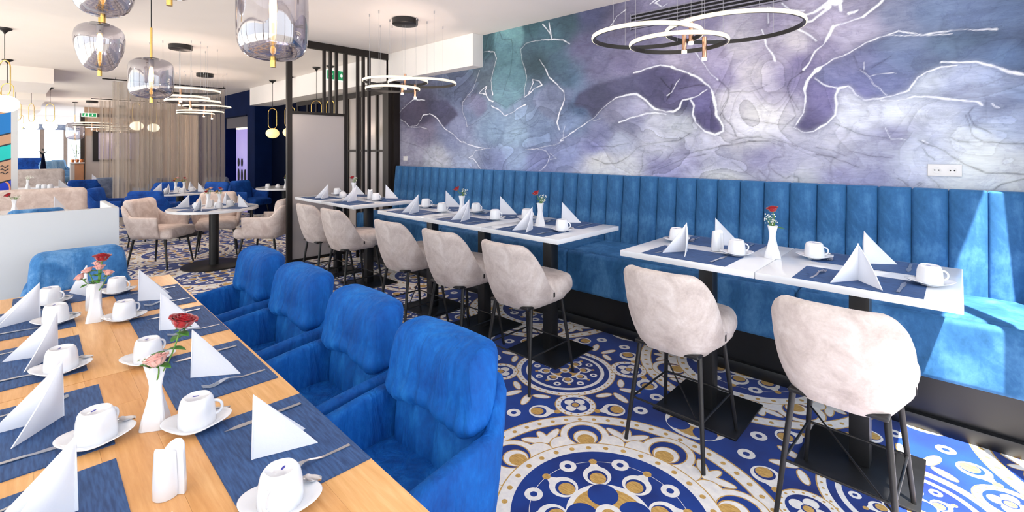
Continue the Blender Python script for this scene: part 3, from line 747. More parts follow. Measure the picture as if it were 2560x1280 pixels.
# ---------------------------------------------------------------- the room
CEIL = 2.89
EAST = 0.43           # glazed end wall beside the camera
def sbox(name, mat, *b, parent=None, bevel=0.0, **k):
    o = MB().box(*b).build(name, mat, parent, bevel=bevel, **k)
    return o if parent else struct(o)
sbox('floor', 'carpet_mandala', -27.5, 1.2, -2.4, 5.0, -0.1, 0.0)
sbox('ceiling', 'ceiling_white', -27.5, EAST+0.1, -2.4, 4.5, CEIL, CEIL+0.12)
wall = sbox('wall_back', 'wall_white', -6.03, EAST+0.1, 4.0, 4.15, 0.0, CEIL)
mu = link('mural', mural_mesh(-6.03, EAST, 1.12, CEIL, 0.0055, 3.997), wall)
tag(mu, 'violet, teal and blue ink-wash mural with white veins')
# dropped ceiling fields and bulkheads
sbox('trim_1', 'ceiling_white', -5.9, EAST, -2.4, 0.49, 2.70, CEIL-0.001)
sbox('trim_2', 'ceiling_white', -13.6, -11.4, -2.4, 0.58, 2.63, CEIL-0.001)
sbox('trim_3', 'ceiling_white', -17.6, -15.3, -2.4, 0.65, 2.63, CEIL-0.001)
sbox('trim_4', 'ceiling_white', -21.8, -19.4, -2.4, 0.72, 2.63, CEIL-0.001)
sbox('trim_5', 'wall_white', -11.8, -4.24, 3.83, 3.999, 2.50, CEIL-0.001)       # soffit over the mural's far end
sbox('trim_6', 'wall_white', -11.8, -6.031, 4.0, 4.45, 2.50, CEIL-0.001)
sbox('trim_7', 'black_frame', -6.34, -6.032, 3.90, 4.0, 0.0, 2.499)              # black end pilaster of the mural wall
sbox('wall_left', 'navy_dark', -11.8, -10.2, 4.3, 4.45, 0.0, 2.499)
# glazed fronts between pilaster and navy wall
def glazed(name, x0, x1, posts, bars, y, mat_pane, ztop):
    root = thing(name); struct(root)
    for p in posts: MB().box(p-0.03, p+0.03, y-0.03, y+0.03, 0.0, ztop).build('mullion', 'black_frame', root)
    MB().box(x0, x1, y-0.035, y+0.035, ztop, ztop+0.09).build('header', 'black_frame', root)
    for b in bars: MB().box(x0, x1, y-0.025, y+0.025, b-0.02, b+0.02).build('transom_bar', 'black_frame', root)
    for a, b in zip(posts[:-1], posts[1:]):
        MB().box(a+0.03, b-0.03, y-0.006, y+0.006, 0.02, ztop).build('pane', mat_pane, root)
    return root
glazed('door_1', -8.5, -6.35, [-8.47, -8.03, -7.62, -7.05, -6.38], [1.475], 4.25, 'frosted_pane', 2.40)
glazed('window_1', -10.2, -8.5, [-10.17, -9.7, -9.3, -8.9, -8.55], [2.05], 4.25, 'navy_dark', 2.40)
sbox('wall_lobby', 'grey_wall', -10.2, -6.03, 4.42, 4.5, 0.0, 2.499)
# navy block with the lit niche
NY = 3.93
sbox('wall_niche', 'navy_wall', -12.28, -11.8, NY, 4.45, 0.0, CEIL-0.001)
sbox('wall_side', 'tan_wall', -21.0, -16.5, NY, 4.45, 0.0, CEIL-0.001)
sbox('wall_navy', 'navy_wall', -16.5, -13.9, NY, 4.45, 0.0, CEIL-0.001)
sbox('wall_lintel', 'navy_wall', -13.9, -12.28, NY, 4.45, 2.30, CEIL-0.001)
sbox('trim_8', 'lintel_grey', -13.9, -12.28, NY+0.02, 4.45, 2.03, 2.30)
sbox('trim_9', 'navy_dark', -13.95, -12.30, NY-0.012, NY, 2.29, 2.32)
sbox('wall_recess', 'recess_blue_glow', -13.9, -12.28, 4.42, 4.45, 0.0, 2.03)
cb = thing('display_cabinet', 'tall violet-lit cabinet with dark oval cut-outs in the navy niche', 'cabinet', (-12.72, 4.00, 0.0))
MB().box(-0.42, 0.42, -0.05, 0.05, 0.0, 1.98).build('door_panel', 'cabinet_violet_glow', cb, bevel=0.006)
for ix, x in enumerate((-0.22, 0.02, 0.24)):
    for (z, hh) in ((1.18, 0.10), (0.86, 0.16), (0.48, 0.10)):
        if ix == 2 and z > 1.0: continue
        m_ = MB(); m_.lathe([(0.0005, 0), (1, 0), (1, 0.012), (0.0005, 0.012)], 20)
        m_.v = [(x + a*0.055, -0.051 - c, z + b_*hh) for a, b_, c in m_.v]
        m_.build('oval_cutout', 'dark_hole', cb)
MB().box(-0.40, 0.40, -0.06, 0.02, 1.985, 2.03).build('lamp_reflection', 'led_warm', cb)  # glowing bar stands in for a ring lamp's reflection
# far end of the room
sbox('wall_far', 'tan_wall', -21.2, -21.0, 1.80, 4.45, 0.0, CEIL-0.001)
sbox('trim_10', 'black_frame', -21.0, -20.95, 1.74, 4.45, 2.58, 2.68)
sbox('trim_11', 'black_frame', -21.2, -20.93, 1.70, 1.80, 0.0, 2.68)
sbox('baseboard_far', 'navy_dark', -21.0, -20.97, 1.80, 4.45, 0.0, 0.30)
sbox('trim_12', 'grey_wall', -21.0, -20.985, 1.82, 4.45, 0.31, 1.95)
wf = thing('window_2'); struct(wf)
sbox('wall_end', 'wall_white', -27.5, -27.3, -2.4, 4.45, 2.52, CEIL-0.001)
sbox('wall_parapet', 'wall_white', -27.5, -27.3, -2.4, 4.45, 0.0, 0.35)
for y in (-2.35, -1.1, 0.0, 1.05, 1.75, 2.6):
    MB().box(-27.44, -27.34, y-0.06, y+0.06, 0.35, 2.52).build('mullion', 'taupe', wf)
MB().box(-27.46, -27.32, -2.4, 4.45, 2.30, 2.52).build('blind_box', 'velvet_grey', wf)
for y0, y1 in ((-2.29,-1.16),(-1.04,-0.06),(0.06,0.99),(1.11,1.69),(1.81,2.54)):
    MB().box(-27.395, -27.385, y0, y1, 0.36, 2.30).build('pane', 'clear_pane', wf)
# glazed sides of the room beside and behind the camera
we = thing('window_3'); struct(we)
for y in (-2.3, -1.0, 0.3, 1.6, 2.9, 3.58): MB().box(EAST, EAST+0.06, y-0.03, y+0.03, 0.0, 2.75).build('mullion', 'black_frame', we)
MB().box(EAST, EAST+0.08, -2.4, 4.0, 2.75, CEIL-0.001).build('header', 'wall_white', we)
ws_ = thing('window_4'); struct(ws_)
for i in range(16): MB().box(0.36-1.8*i-0.04, 0.36-1.8*i+0.04, -2.36, -2.28, 0.0, 2.62).build('mullion', 'black_frame', ws_)
MB().box(-27.3, EAST, -2.4, -2.28, 2.62, CEIL-0.001).build('header', 'wall_white', ws_)
sbox('ground_terrace', 'terrace_stone', -30, 14, -16, -2.4, -0.3, -0.12)
sbox('ground_side', 'asphalt', 1.2, 14, -2.4, 14, -0.3, -0.12)

sbox('sky_cut_slab', 'wall_white', -28, 1.6, -4.0, -2.41, 2.78, 2.95)                 # unseen slab added to cut direct sky light on the tables
sbox('sun_block_pier', 'wall_white', EAST, EAST+0.1, 3.61, 4.0, 0.0, CEIL-0.001)  # unseen pier added to keep sun and sky light off the mural
# mural wall fittings
g = thing('air_grille', 'black linear slot air grille high on the mural wall', 'vent', (-2.22, 3.99, 2.61))
MB().box(0, 2.3, -0.004, 0.006, 0.0, 0.135).build('slot_backing', 'dark_hole', g)
for k in range(5): MB().box(0, 2.3, -0.016, -0.004, k*0.0315, k*0.0315+0.011).build('blade', 'grille_metal', g)
MB().box(-0.012, 0.0, -0.016, 0.006, -0.005, 0.142).build('end_frame', 'grille_metal', g)
so = thing('double_socket', 'white double wall socket above the banquette', 'socket', (-0.067, 3.996, 1.369))
MB().box(-0.079, 0.079, -0.012, 0.0, -0.037, 0.037).build('cover_plate', 'socket_white', so, bevel=0.003)
for x in (-0.036, 0.036):
    m_ = MB().lathe([(0.018, 0), (0.021, 0), (0.021, 0.003), (0.018, 0.003), (0.018, 0)], 20, cap=False); m_.v = [(x+a, -0.012-c, b) for a, b, c in m_.v]
    w_ = m_.build('socket_rim', 'socket_white', so)
    for dx in (-0.0095, 0.0095):
        m_ = MB().cyl((x+dx, -0.0125, 0), (x+dx, -0.0135, 0), 0.0042, n=10); m_.build('pin_hole', 'dark_hole', w_)
tag(MB().rbox(0.10, 0.014, 0.066, 0.004, c=(-5.87, 3.99, 1.366)).build('light_switch', 'socket_white'), 'small white switch plate beside the black pilaster', 'switch')

# black slatted screen that stands between the tables
FX = -6.1
sc = thing('slatted_screen', 'tall black framed screen with slats and a frosted pane', 'screen', (FX, 2.43, 0))
def fpart(n, mat, y0, y1, z0, z1, t=0.025, par=sc): return MB().box(-t, t, y0-2.43, y1-2.43, z0, z1).build(n, mat, par)
fpart('post', 'black_frame', 2.40, 2.46, 0, 2.80); fpart('post', 'black_frame', 3.155, 3.20, 0, 2.80); fpart('post', 'black_frame', 3.83, 3.90, 0, 2.80)
fpart('top_beam', 'black_frame', 2.40, 3.90, 2.80, CEIL-0.001, 0.03)
for y in (2.88, 2.965, 3.05): fpart('short_slat', 'black_frame', y-0.017, y+0.017, 1.98, 2.80, 0.017)
for y in (3.36, 3.445, 3.535): fpart('slat', 'black_frame', y-0.018, y+0.018, 0, 2.80, 0.018)
fpart('pane_rail', 'black_frame', 2.46, 3.155, 1.945, 1.98, 0.02); fpart('pane_rail', 'black_frame', 2.46, 3.155, 0.08, 0.115, 0.02)
pn = fpart('frosted_panel', 'frosted_pane', 2.46, 3.155, 0.115, 1.945, 0.006)

# ---------------------------------------------------------------- ring chandeliers
RD = (math.cos(R(YAW)), math.sin(R(YAW)))
_rm = {}
def ring_mesh(d):
    key = round(d, 3)
    if key not in _rm:
        r = d/2; n = 72; hh = 0.013
        a = MB().lathe([(r-0.006, -hh), (r+0.003, -hh), (r+0.003, hh), (r-0.006, hh), (r-0.006, -hh)], n, cap=False).mesh('ring_band', 'black_metal')
        b = MB().lathe([(r+0.0035, -hh+0.0005), (r+0.009, -hh+0.002), (r+0.012, 0), (r+0.009, hh-0.002), (r+0.0035, hh-0.0005)], n, cap=False).mesh('ring_diffuser', 'led_warm')
        _rm[key] = (a, b)
    return _rm[key]
can_me = MB().lathe([(0.13, 0), (0.135, 0.004), (0.135, 0.055), (0.13, 0.0595)], 40).mesh('canopy', 'black_metal')
hook_me = MB().lathe([(0.006, -0.028), (0.006, 0)], 8).mesh('ceiling_pin', 'steel')
def wire(p, par, r=0.0011):
    return MB().cyl(*p, r, n=5).build('wire', 'steel', par, smooth=0)
def ring_lamp(label, xy, rings, rot=0.0, pins=True, watts=22.0):
    root = thing('ring_chandelier', label, 'chandelier', (xy[0], xy[1], 0), group='ring chandeliers')
    link('canopy', can_me, root, (0, 0, CEIL-0.0605))
    for i, (off, z, d) in enumerate(rings):
        a, b = ring_mesh(d)
        cx, cy = off*RD[0], off*RD[1]
        o = link('ring', a, root, (cx, cy, z)); link('diffuser', b, o)
        for k in range(3):
            t = rot + i*0.8 + 2*PI*k/3
            x, y = cx + (d/2-0.001)*math.cos(t), cy + (d/2-0.001)*math.sin(t)
            wire(((x, y, z+0.012), (x, y, CEIL-0.0285)), root)
            if pins: link('ceiling_pin', hook_me, root, (x, y, CEIL-0.0005))
    z0 = min(z for _, z, _ in rings)
    ld = bpy.data.lights.new('ring_light', 'POINT'); ld.energy = watts; ld.color = (1.0, 0.78, 0.64); ld.shadow_soft_size = 0.10
    lo = bpy.data.objects.new('ring_light', ld); COL.objects.link(lo); lo.parent = root; lo.location = (0, 0, z0 - 0.20)
    for k, (dx, top, ln) in enumerate(((0.0, 0.16, 0.15), (-0.055, 0.06, 0.10), (0.06, 0.05, 0.13))):
        x, y = dx*RD[0], dx*RD[1] + 0.03*k
        m_ = MB().cyl((x, y, z0+top-ln), (x, y, z0+top), 0.014, n=14)
        t_ = m_.build('spot_tube', 'rose_gold', root)
        MB().cyl((x, y, z0+top-ln-0.018), (x, y, z0+top-ln-0.0005), 0.016, n=14).build('spot_lens', 'lamp_end', t_)
        wire(((x, y, z0+top), (x, y, CEIL-0.06)), root)
    return root
ring_lamp('large ring chandelier of three black hoops below the air grille', (-1.22, 2.93), [(-0.28, 2.203, 0.65), (0.256, 2.253, 0.78), (-0.082, 2.161, 0.57)], 0.4, True, 6.0)
ring_lamp('ring chandelier hanging in front of the white soffit', (-4.32, 2.93), [(-0.10, 2.226, 0.665), (0.186, 2.207, 0.70), (-0.13, 2.145, 0.55)], 1.0)
ring_lamp('upper, nearer ring chandelier before the sheer curtain', (-7.59, 1.61), [(0.07, 2.28, 0.78), (0.04, 2.19, 0.57), (0.17, 2.136, 0.62)], 0.2)
ring_lamp('lower, farther ring chandelier before the sheer curtain', (-10.11, 2.52), [(0.045, 2.28, 0.74), (-0.08, 2.19, 0.72), (-0.17, 2.155, 0.57)], 0.7)
ring_lamp('small far ring chandelier beside the green exit sign', (-18.15, 1.72), [(0.05, 2.25, 0.80), (-0.05, 2.18, 0.78), (0.2, 2.11, 0.57)], 0.3, False)
ring_lamp('far ring chandelier seen through the sheer curtain', (-19.6, 2.55), [(0.05, 2.22, 0.80), (0.0, 2.14, 0.72), (-0.1, 2.10, 0.57)], 0.9, False)

# ---------------------------------------------------------------- smoked glass pendants
def glass_pendant(label, xy, zb, prof, w, h, drop_ceil, cord=True):
    """zb: bottom of the glass; prof: outline (radius, height) as fractions"""
    root = thing('glass_pendant', label, 'pendant lamp', (xy[0], xy[1], 0), group='smoked glass pendants')
    P_ = [(r*w/2, zb + z*h) for r, z in prof]
    MB().lathe(P_, 56, cap=False).build('glass_body', 'smoked_glass', root, smooth=180)
    top = P_[-1]
    MB().lathe([(0.05, top[1]-0.002), (0.05, top[1]+0.006), (0.018, top[1]+0.010)], 28).build('top_plate', 'black_metal', root)
    MB().cyl((0,0,zb-0.032), (0,0,zb+0.02), 0.0115, n=16).build('finial', 'brass', root)
    rod = MB().cyl((0,0,zb+0.02), (0,0,zb+h*0.42), 0.006, n=10).build('inner_rod', 'brass', root)
    b = MB().lathe([(0.006, zb+h*0.42), (0.014, zb+h*0.46), (0.016, zb+h*0.60), (0.013, zb+h*0.74), (0.007, zb+h*0.80)], 16).build('bulb', 'filament', root)
    MB().cyl((0,0,zb+h*0.80), (0,0,top[1]), 0.018, n=16).build('lamp_holder', 'steel', root)
    MB().cyl((0,0,top[1]+0.010), (0,0,top[1]+0.24), 0.0075, n=12).build('stem', 'brass', root)
    MB().cyl((0,0,top[1]+0.24), (0,0,drop_ceil-0.03), 0.0035, n=8).build('cord', 'black_metal', root)
    MB().lathe([(0.06, drop_ceil-0.03), (0.06, drop_ceil-0.0008)], 28).build('canopy', 'black_metal', root)
    return root
BARREL = [(0.10,0.0),(0.42,0.010),(0.66,0.032),(0.84,0.08),(0.945,0.155),(0.99,0.25),(1.0,0.36),(1.0,0.5),(1.0,0.66),(0.985,0.78),(0.94,0.87),(0.84,0.935),(0.66,0.978),(0.42,0.995)]
EGG = [(0.08,0.0),(0.34,0.012),(0.52,0.05),(0.68,0.13),(0.82,0.27),(0.93,0.43),(0.99,0.60),(1.0,0.72),(0.95,0.84),(0.82,0.93),(0.60,0.985),(0.42,1.0)]
PEBBLE = [(0.10,0.0),(0.40,0.02),(0.62,0.07),(0.80,0.17),(0.93,0.32),(1.0,0.52),(0.97,0.72),(0.84,0.88),(0.62,0.97),(0.40,1.0)]
glass_pendant('largest barrel-shaped smoked glass pendant over the oak table', (-2.25, 0.826), 1.90, BARREL, 0.295, 0.40, CEIL)
glass_pendant('smaller barrel-shaped smoked glass pendant before the curtain', (-4.52, 0.77), 1.888, BARREL, 0.29, 0.305, CEIL)
glass_pendant('egg-shaped smoked glass pendant narrowing downwards', (-3.95, 0.41), 1.992, EGG, 0.255, 0.295, 2.70)
glass_pendant('round pebble-shaped smoked glass pendant at the top edge', (-3.27, 0.352), 2.195, PEBBLE, 0.27, 0.24, 2.70)
glass_pendant('smoked glass pendant of which only the bottom tip shows', (-2.40, 0.47), 2.13, PEBBLE, 0.27, 0.24, 2.70)
glass_pendant('far smoked glass pendant before the bright window', (-19.0, 1.42), 1.78, BARREL, 0.42, 0.5, CEIL)

# ---------------------------------------------------------------- globe pendants with brass hoops
def globe_proto(dz, gmat):
    root = thing('globe_pendant')
    w, hh = 0.085, 0.205
    top = 2.52 - dz; gz = 2.02 - dz
    pts = []
    for k in range(13): t = PI*k/12; pts.append((w*math.cos(t), 0, top-w + w*math.sin(t)))
    for k in range(13): t = PI + PI*k/12; pts.append((w*math.cos(t), 0, top-2*hh+w + w*math.sin(t)))
    MB().tube(pts, 0.006, 8, closed=True).build('hoop', 'brass', root)
    MB().cyl((0,0,top), (0,0,CEIL-0.05), 0.004, n=8).build('cord', 'black_metal', root)
    MB().lathe([(0.004, CEIL-0.075), (0.010, CEIL-0.06), (0.03, CEIL-0.035), (0.062, CEIL-0.018), (0.065, CEIL-0.0008)], 24).build('ceiling_rose', 'black_metal', root)
    MB().lathe([(0.012, gz+0.09), (0.02, gz+0.095), (0.012, gz+0.105)], 12).build('collar', 'brass', root)
    MB().ball((0,0,gz), 0.125, 0.125, 0.10, 28, 16).build('glass_globe', gmat, root, smooth=180)
    return root
GP = Kind(globe_proto(0.0, 'globe_glow')); GY = Kind(globe_proto(0.20, 'globe_yellow'))
gl = 'globe pendants with brass hoops'
GP.put((-7.98, 0.0, 0.0), 0.55, 'nearest glowing globe pendant at the left edge of the picture', 'pendant lamp', gl)
GP.put((-10.75, 0.03, 0.0), 0.9, 'globe pendant just below and behind the nearest globe at left', 'pendant lamp', gl)
GP.put((-15.17, 0.41, 0.0), 0.5, 'middle glowing globe pendant in the far left cluster', 'pendant lamp', gl)
GP.put((-14.9, 0.70, 0.0), 0.9, 'rightmost glowing globe pendant in the far left cluster', 'pendant lamp', gl)
GP.put((-14.7, 0.16, 0.0), 1.9, 'edge-on globe pendant in the far left cluster', 'pendant lamp', gl)
GP.put((-20.3, 0.33, 0.0), 0.7, 'smallest globe pendant in the far left cluster', 'pendant lamp', gl)
GP.put((-13.4, 2.02, 0.0), 0.9, 'left globe pendant glimpsed through the sheer curtain', 'pendant lamp', gl)
GP.put((-14.2, 2.46, 0.0), 0.7, 'right globe pendant glimpsed through the sheer curtain', 'pendant lamp', gl)
GY.put((-10.1, 3.70, 0.0), 0.75, 'yellow globe pendant with brass hoop before the navy wall', 'pendant lamp', gl)
GY.put((-9.35, 3.74, 0.0), 1.2, 'globe pendant half hidden by the left post of the black screen', 'pendant lamp', gl)
GY.put((-7.95, 3.62, 0.0), 0.8, 'globe pendant behind the slats, left of the pair there', 'pendant lamp', gl)
GY.put((-7.65, 3.72, 0.0), 0.3, 'globe pendant behind the slats, right of the pair there', 'pendant lamp', gl)

# ---------------------------------------------------------------- upholstered seats
def sstep(a, b, x):
    t = max(0.0, min(1.0, (x-a)/(b-a))); return t*t*(3-2*t)
def upath(w, d, r, n=60, yf=None):
    """open U seen from above: front right -> round the back -> front left; returns x, y, outward normal, position 0..1"""
    yf = -d/2 if yf is None else yf
    segs = [('l', (w/2, yf), (w/2, d/2-r)), ('a', (w/2-r, d/2-r), 0.0), ('l', (w/2-r, d/2), (-w/2+r, d/2)), ('a', (-w/2+r, d/2-r), PI/2), ('l', (-w/2, d/2-r), (-w/2, yf))]
    ln = [math.dist(s[1], s[2]) if s[0] == 'l' else r*PI/2 for s in segs]; tot = sum(ln); out = []
    for i in range(n+1):
        q = tot*i/n; k = 0
        while k < 4 and q > ln[k]: q -= ln[k]; k += 1
        s = segs[k]; f = min(1.0, q/ln[k]) if ln[k] > 1e-9 else 0
        if s[0] == 'l':
            x, y = s[1][0]+(s[2][0]-s[1][0])*f, s[1][1]+(s[2][1]-s[1][1])*f
            nx, ny = [(1,0),None,(0,1),None,(-1,0)][k]
        else:
            t = s[2] + f*PI/2; nx, ny = math.cos(t), math.sin(t); x, y = s[1][0]+r*nx, s[1][1]+r*ny
        out.append((x, y, nx, ny, i/n))
    return out
def ushell(path, sec):
    """sec(s) -> closed loop of (offset along outward normal, z)"""
    rings = []
    for x, y, nx, ny, s in path:
        rings.append([(x+nx*o, y+ny*o, z) for o, z in sec(s)])
    return MB().loft(rings)
def slab_sec(zb, zt, t_in, t_out, lean=0.0, tuck=0.0, nz=6):
    """cross-section of a padded shell wall with a rounded top edge"""
    H = zt - zb; o = []
    for k in range(nz+1):                      # outer face, bottom to top
        f = k/nz; z = zb + (H - 0.02)*f
        o.append((t_out + lean*f*H - tuck*(1-f)**3, z))
    for k in range(1, 5):                      # rounded top
        a = PI*k/5; c = (t_out - t_in)/2
        o.append((t_in + c + lean*H + c*math.cos(a), zt - 0.02 + 0.02*math.sin(a)))
    for k in range(nz+1):
        f = 1-k/nz; z = zb + (H - 0.02)*f
        o.append((t_in + lean*f*H - tuck*(1-f)**3, z))
    return o
def leg(par, p0, p1, r0, r1, mat='black_metal', name='leg'):
    return MB().cyl(p0, p1, r0, r1, 10).build(name, mat, par)

# -- counter stool with a bucket shell: front faces +Y
def stool_proto():
    root = thing('counter_stool')
    pa = upath(0.43, 0.50, 0.16, 64, -0.12)
    def sec(s):
        b = abs(s-0.5)*2
        k = 1 - sstep(0.26, 0.80, b)
        zt = 0.600 + 0.315*k
        e = 1 - 0.5*sstep(0.85, 1.0, b)
        return slab_sec(0.500, zt, -0.045*e, 0.008*e, 0.10*k + 0.02, 0.055, 8)
    m = ushell(pa, sec); m.v = [(-x, -y, z) for x, y, z in m.v]
    m.build('shell', 'velvet_beige', root, smooth=180)
    def fn(x, y, z):
        f = 1 - 0.20*sstep(0.05, -0.22, y) - 0.10*sstep(0.10, 0.25, y)*(abs(x)/0.22)
        low = 1 - 0.10*sstep(0.0, -0.07, z)
        return (x*f*low, y*(1 if y < 0 else low) - 0.03*(abs(x)/0.22)**2*max(0, y)/0.24, z + 0.016*math.cos(x*5)*math.cos(y*4))
    MB().rbox(0.455, 0.47, 0.150, 0.060, 6, (0, 0.035, 0.582), fn, 4).build('seat_cushion', 'velvet_beige', root, smooth=180)
    MB().rbox(0.33, 0.40, 0.02, 0.008, 2, (0, 0.0, 0.512), None).build('seat_base', 'black_metal', root)
    L_ = {}
    for sx in (-1, 1):
        for sy in (-1, 1):
            a, b = (sx*0.155, sy*0.155, 0.505), (sx*0.20, sy*0.225, 0.0); L_[sx, sy] = (Vector(a), Vector(b))
            leg(root, a, b, 0.0125, 0.0095)
    at = lambda q, z: L_[q][0].lerp(L_[q][1], (0.505-z)/0.505)
    for a, b in (((-1,-1),(1,-1)), ((-1,1),(1,1)), ((-1,-1),(-1,1)), ((1,-1),(1,1))):
        leg(root, at(a, 0.215), at(b, 0.215), 0.0055, 0.0055, name='footrest_bar')
    c_ = (at((-1,-1), 0.30)+at((1,1), 0.30))/2
    leg(root, at((1,-1), 0.18), at((-1,1), 0.30), 0.004, 0.004, name='brace')
    MB().box(0.2255, 0.2275, -0.02, -0.006, 0.56, 0.59).build('fabric_tag', 'dark_hole', root)
    return root
ST = Kind(stool_proto())
sg = 'beige bucket counter stools'
for x, y, rz, lab in ((-0.345, 2.40, -0.03, 'beige counter stool nearest the camera, its front in sunlight'),
                   (-1.06, 2.43, 0.0, 'beige counter stool at the shaded end of the nearest white table'),
                   (-2.10, 2.40, 0.0, 'beige counter stool at the near end of the middle white table'),
                   (-2.75, 2.40, 0.02, 'middle one of three beige stools at the middle white table'),
                   (-3.42, 2.40, 0.0, 'beige counter stool at the far end of the middle white table'),
                   (-4.52, 2.45, 0.0, 'nearer beige stool at the farthest white table'),
                   (-5.10, 2.45, 0.0, 'farther beige stool, beside the left post of the screen')):
    ST.put((x, y, 0), rz, lab, 'stool', sg)

# -- blue velvet armchair with a folded head cushion: front faces -Y
def armchair_proto(mat, seed=1):
    root = thing('velvet_armchair')
    rnd = random.Random(seed)
    pa = upath(0.53, 0.55, 0.10, 64, -0.30)
    def sec(s):
        b = abs(s-0.5)*2
        k = 1 - sstep(0.20, 0.36, b)
        zt = 0.625 + 0.05*(1-sstep(0.35, 1.0, b)) + 0.13*k
        e = 1 - 0.75*sstep(0.94, 1.0, b)
        return slab_sec(0.30, zt, -0.045*e, 0.004*e, 0.02 + 0.10*k, 0.02)
    ushell(pa, sec).build('outer_shell', mat, root, smooth=180)
    MB().rbox(0.50, 0.54, 0.16, 0.05, 5, (0, -0.03, 0.40), lambda x, y, z: (x, y, z + 0.02*math.cos(x*5)*math.cos(y*4)), 4).build('seat_cushion', mat, root, smooth=180)
    # lower back pad with a deep centre pleat
    def lower(x, y, z):
        pleat = math.exp(-(x/0.028)**2)*0.030 + math.exp(-((x-0.10)/0.022)**2)*0.008 + math.exp(-((x+0.11)/0.022)**2)*0.008
        f = 1 if y < 0 else 0
        yy = y + f*(pleat*(0.3+0.7*sstep(-0.14, 0.13, z)) - 0.020*math.cos(z*9)*math.cos(x*4))
        return (x*(1 + 0.10*(z+0.14)), yy + 0.20*(z+0.14)*0.35, z)
    MB().rbox(0.43, 0.12, 0.30, 0.045, 26, (0, 0.226, 0.55), lower, 3).build('back_cushion', mat, root, smooth=180)
    # folded-over head cushion: fuller, rolled under at its lower edge
    def upper(x, y, z):
        f = 1.0 if y < 0 else 0.35
        wr = 0.0
        for (cx, w, a, ph) in ((0.165, 0.016, 0.016, 0.5), (0.20, 0.012, 0.013, -0.3), (0.125, 0.014, 0.010, 0.9), (-0.17, 0.015, 0.016, 0.6), (-0.205, 0.012, 0.012, -0.4), (-0.12, 0.014, 0.009, -0.8), (0.03, 0.020, 0.012, 0.15), (-0.04, 0.016, 0.008, -0.2)):
            wr += a*math.exp(-((x - cx - ph*0.12*(z+0.05))/w)**2)*(0.35 + 0.65*sstep(0.10, -0.12, z))
        bulge = 0.022*math.cos(min(1.4, abs(z)*9))*math.cos(x*4.5) + 0.012*sstep(-0.02, -0.10, z)
        droop = -0.030*math.exp(-(x/0.16)**2)*0 + 0.008*(abs(x)/0.26)**2*sstep(0.02, -0.14, z)
        zz = z - droop + 0.020*math.exp(-(x/0.10)**2)*sstep(0.0, -0.14, z)
        w_ = 1.0 - 0.06*sstep(-0.02, 0.15, z)
        return (x*w_, y + f*(-bulge + wr) + 0.16*(z+0.14) + 0.03*(x/0.26)**2*-1, zz)
    MB().rbox(0.455, 0.15, 0.285, 0.060, 26, (0, 0.218, 0.790), upper, 4).build('head_cushion', mat, root, smooth=180)
    for sx in (-1, 1):
        for sy in (-1, 1):
            leg(root, (sx*0.22, sy*0.20, 0.32), (sx*0.255, sy*0.245, 0.0), 0.016, 0.010)
    return root
AB = Kind(armchair_proto('velvet_blue', 1))
ag = 'bright blue armchairs along the oak table'
for x, y, rz, lab in ((-1.285, 0.80, 0.02, 'bright blue velvet armchair nearest the camera at the oak table'),
                   (-1.87, 0.83, -0.01, 'second bright blue armchair from the camera at the oak table'),
                   (-2.50, 0.84, 0.015, 'third bright blue armchair from the camera at the oak table'),
                   (-3.145, 0.85, -0.02, 'fourth and farthest bright blue armchair along the oak table')):
    AB.put((x, y, 0), rz, lab, 'armchair', ag, (1, 1, 0.945))
AS = Kind(armchair_proto('velvet_soft_blue', 2))
AS.put((-3.76, 0.33, 0), R(90)+0.05, 'pale blue plush armchair at the far end of the oak table', 'armchair', 'pale blue plush armchairs', (1, 1, 0.945))
AS.put((-7.25, 0.23, 0), R(-90), 'pale blue chair back showing above the white partition', 'armchair', 'pale blue plush armchairs')

# -- low-armed dining armchair with a padded back: front faces -Y
def tub_proto(mat, name='dining_armchair'):
    root = thing(name)
    pa = upath(0.57, 0.54, 0.12, 48, -0.16)
    def sec(s):
        b = abs(s-0.5)*2
        k = 1 - sstep(0.30, 0.50, b)
        zt = 0.655 + 0.01*(1-b) + 0.14*k
        e = 1 - 0.6*sstep(0.94, 1.0, b)
        return slab_sec(0.395, zt, -0.05*e, 0.004*e, 0.07 + 0.10*k, 0.03)
    ushell(pa, sec).build('outer_shell', mat, root, smooth=180)
    MB().rbox(0.50, 0.54, 0.13, 0.05, 5, (0, -0.03, 0.435), lambda x, y, z: (x, y, z + 0.014*math.cos(x*5)*math.cos(y*4)), 4).build('seat_cushion', mat, root, smooth=180)
    MB().rbox(0.47, 0.12, 0.40, 0.055, 8, (0, 0.215, 0.665), lambda x, y, z: (x, y + 0.20*(z+0.2)*0.8 - 0.02*math.cos(x*5)*math.cos(z*5)*(1 if y < 0 else 0), z), 4).build('back_cushion', mat, root, smooth=180)
    for sx in (-1, 1):
        for sy in (-1, 1):
            leg(root, (sx*0.20, sy*0.19, 0.40), (sx*0.25, sy*0.25, 0.0), 0.015, 0.010)
    return root
TB = Kind(tub_proto('velvet_rosy'))
tg = 'beige armchairs around the near round table'
def face(px, py, tx, ty): return math.atan2(ty-py, tx-px) + PI/2
RT = (-7.02, 1.85)
for (x, y), lab in (((-7.50, 1.38), 'beige armchair left of the near round table'), ((-7.80, 2.10), 'beige armchair behind the near round table'), ((-6.56, 2.32), 'beige armchair right of the near round table, beside the screen')):
    TB.put((x, y, 0), face(x, y, *RT), lab, 'armchair', tg)
TN = Kind(tub_proto('velvet_navy'))
R2 = (-9.95, 2.10); ng = 'blue armchairs around the farther round table'
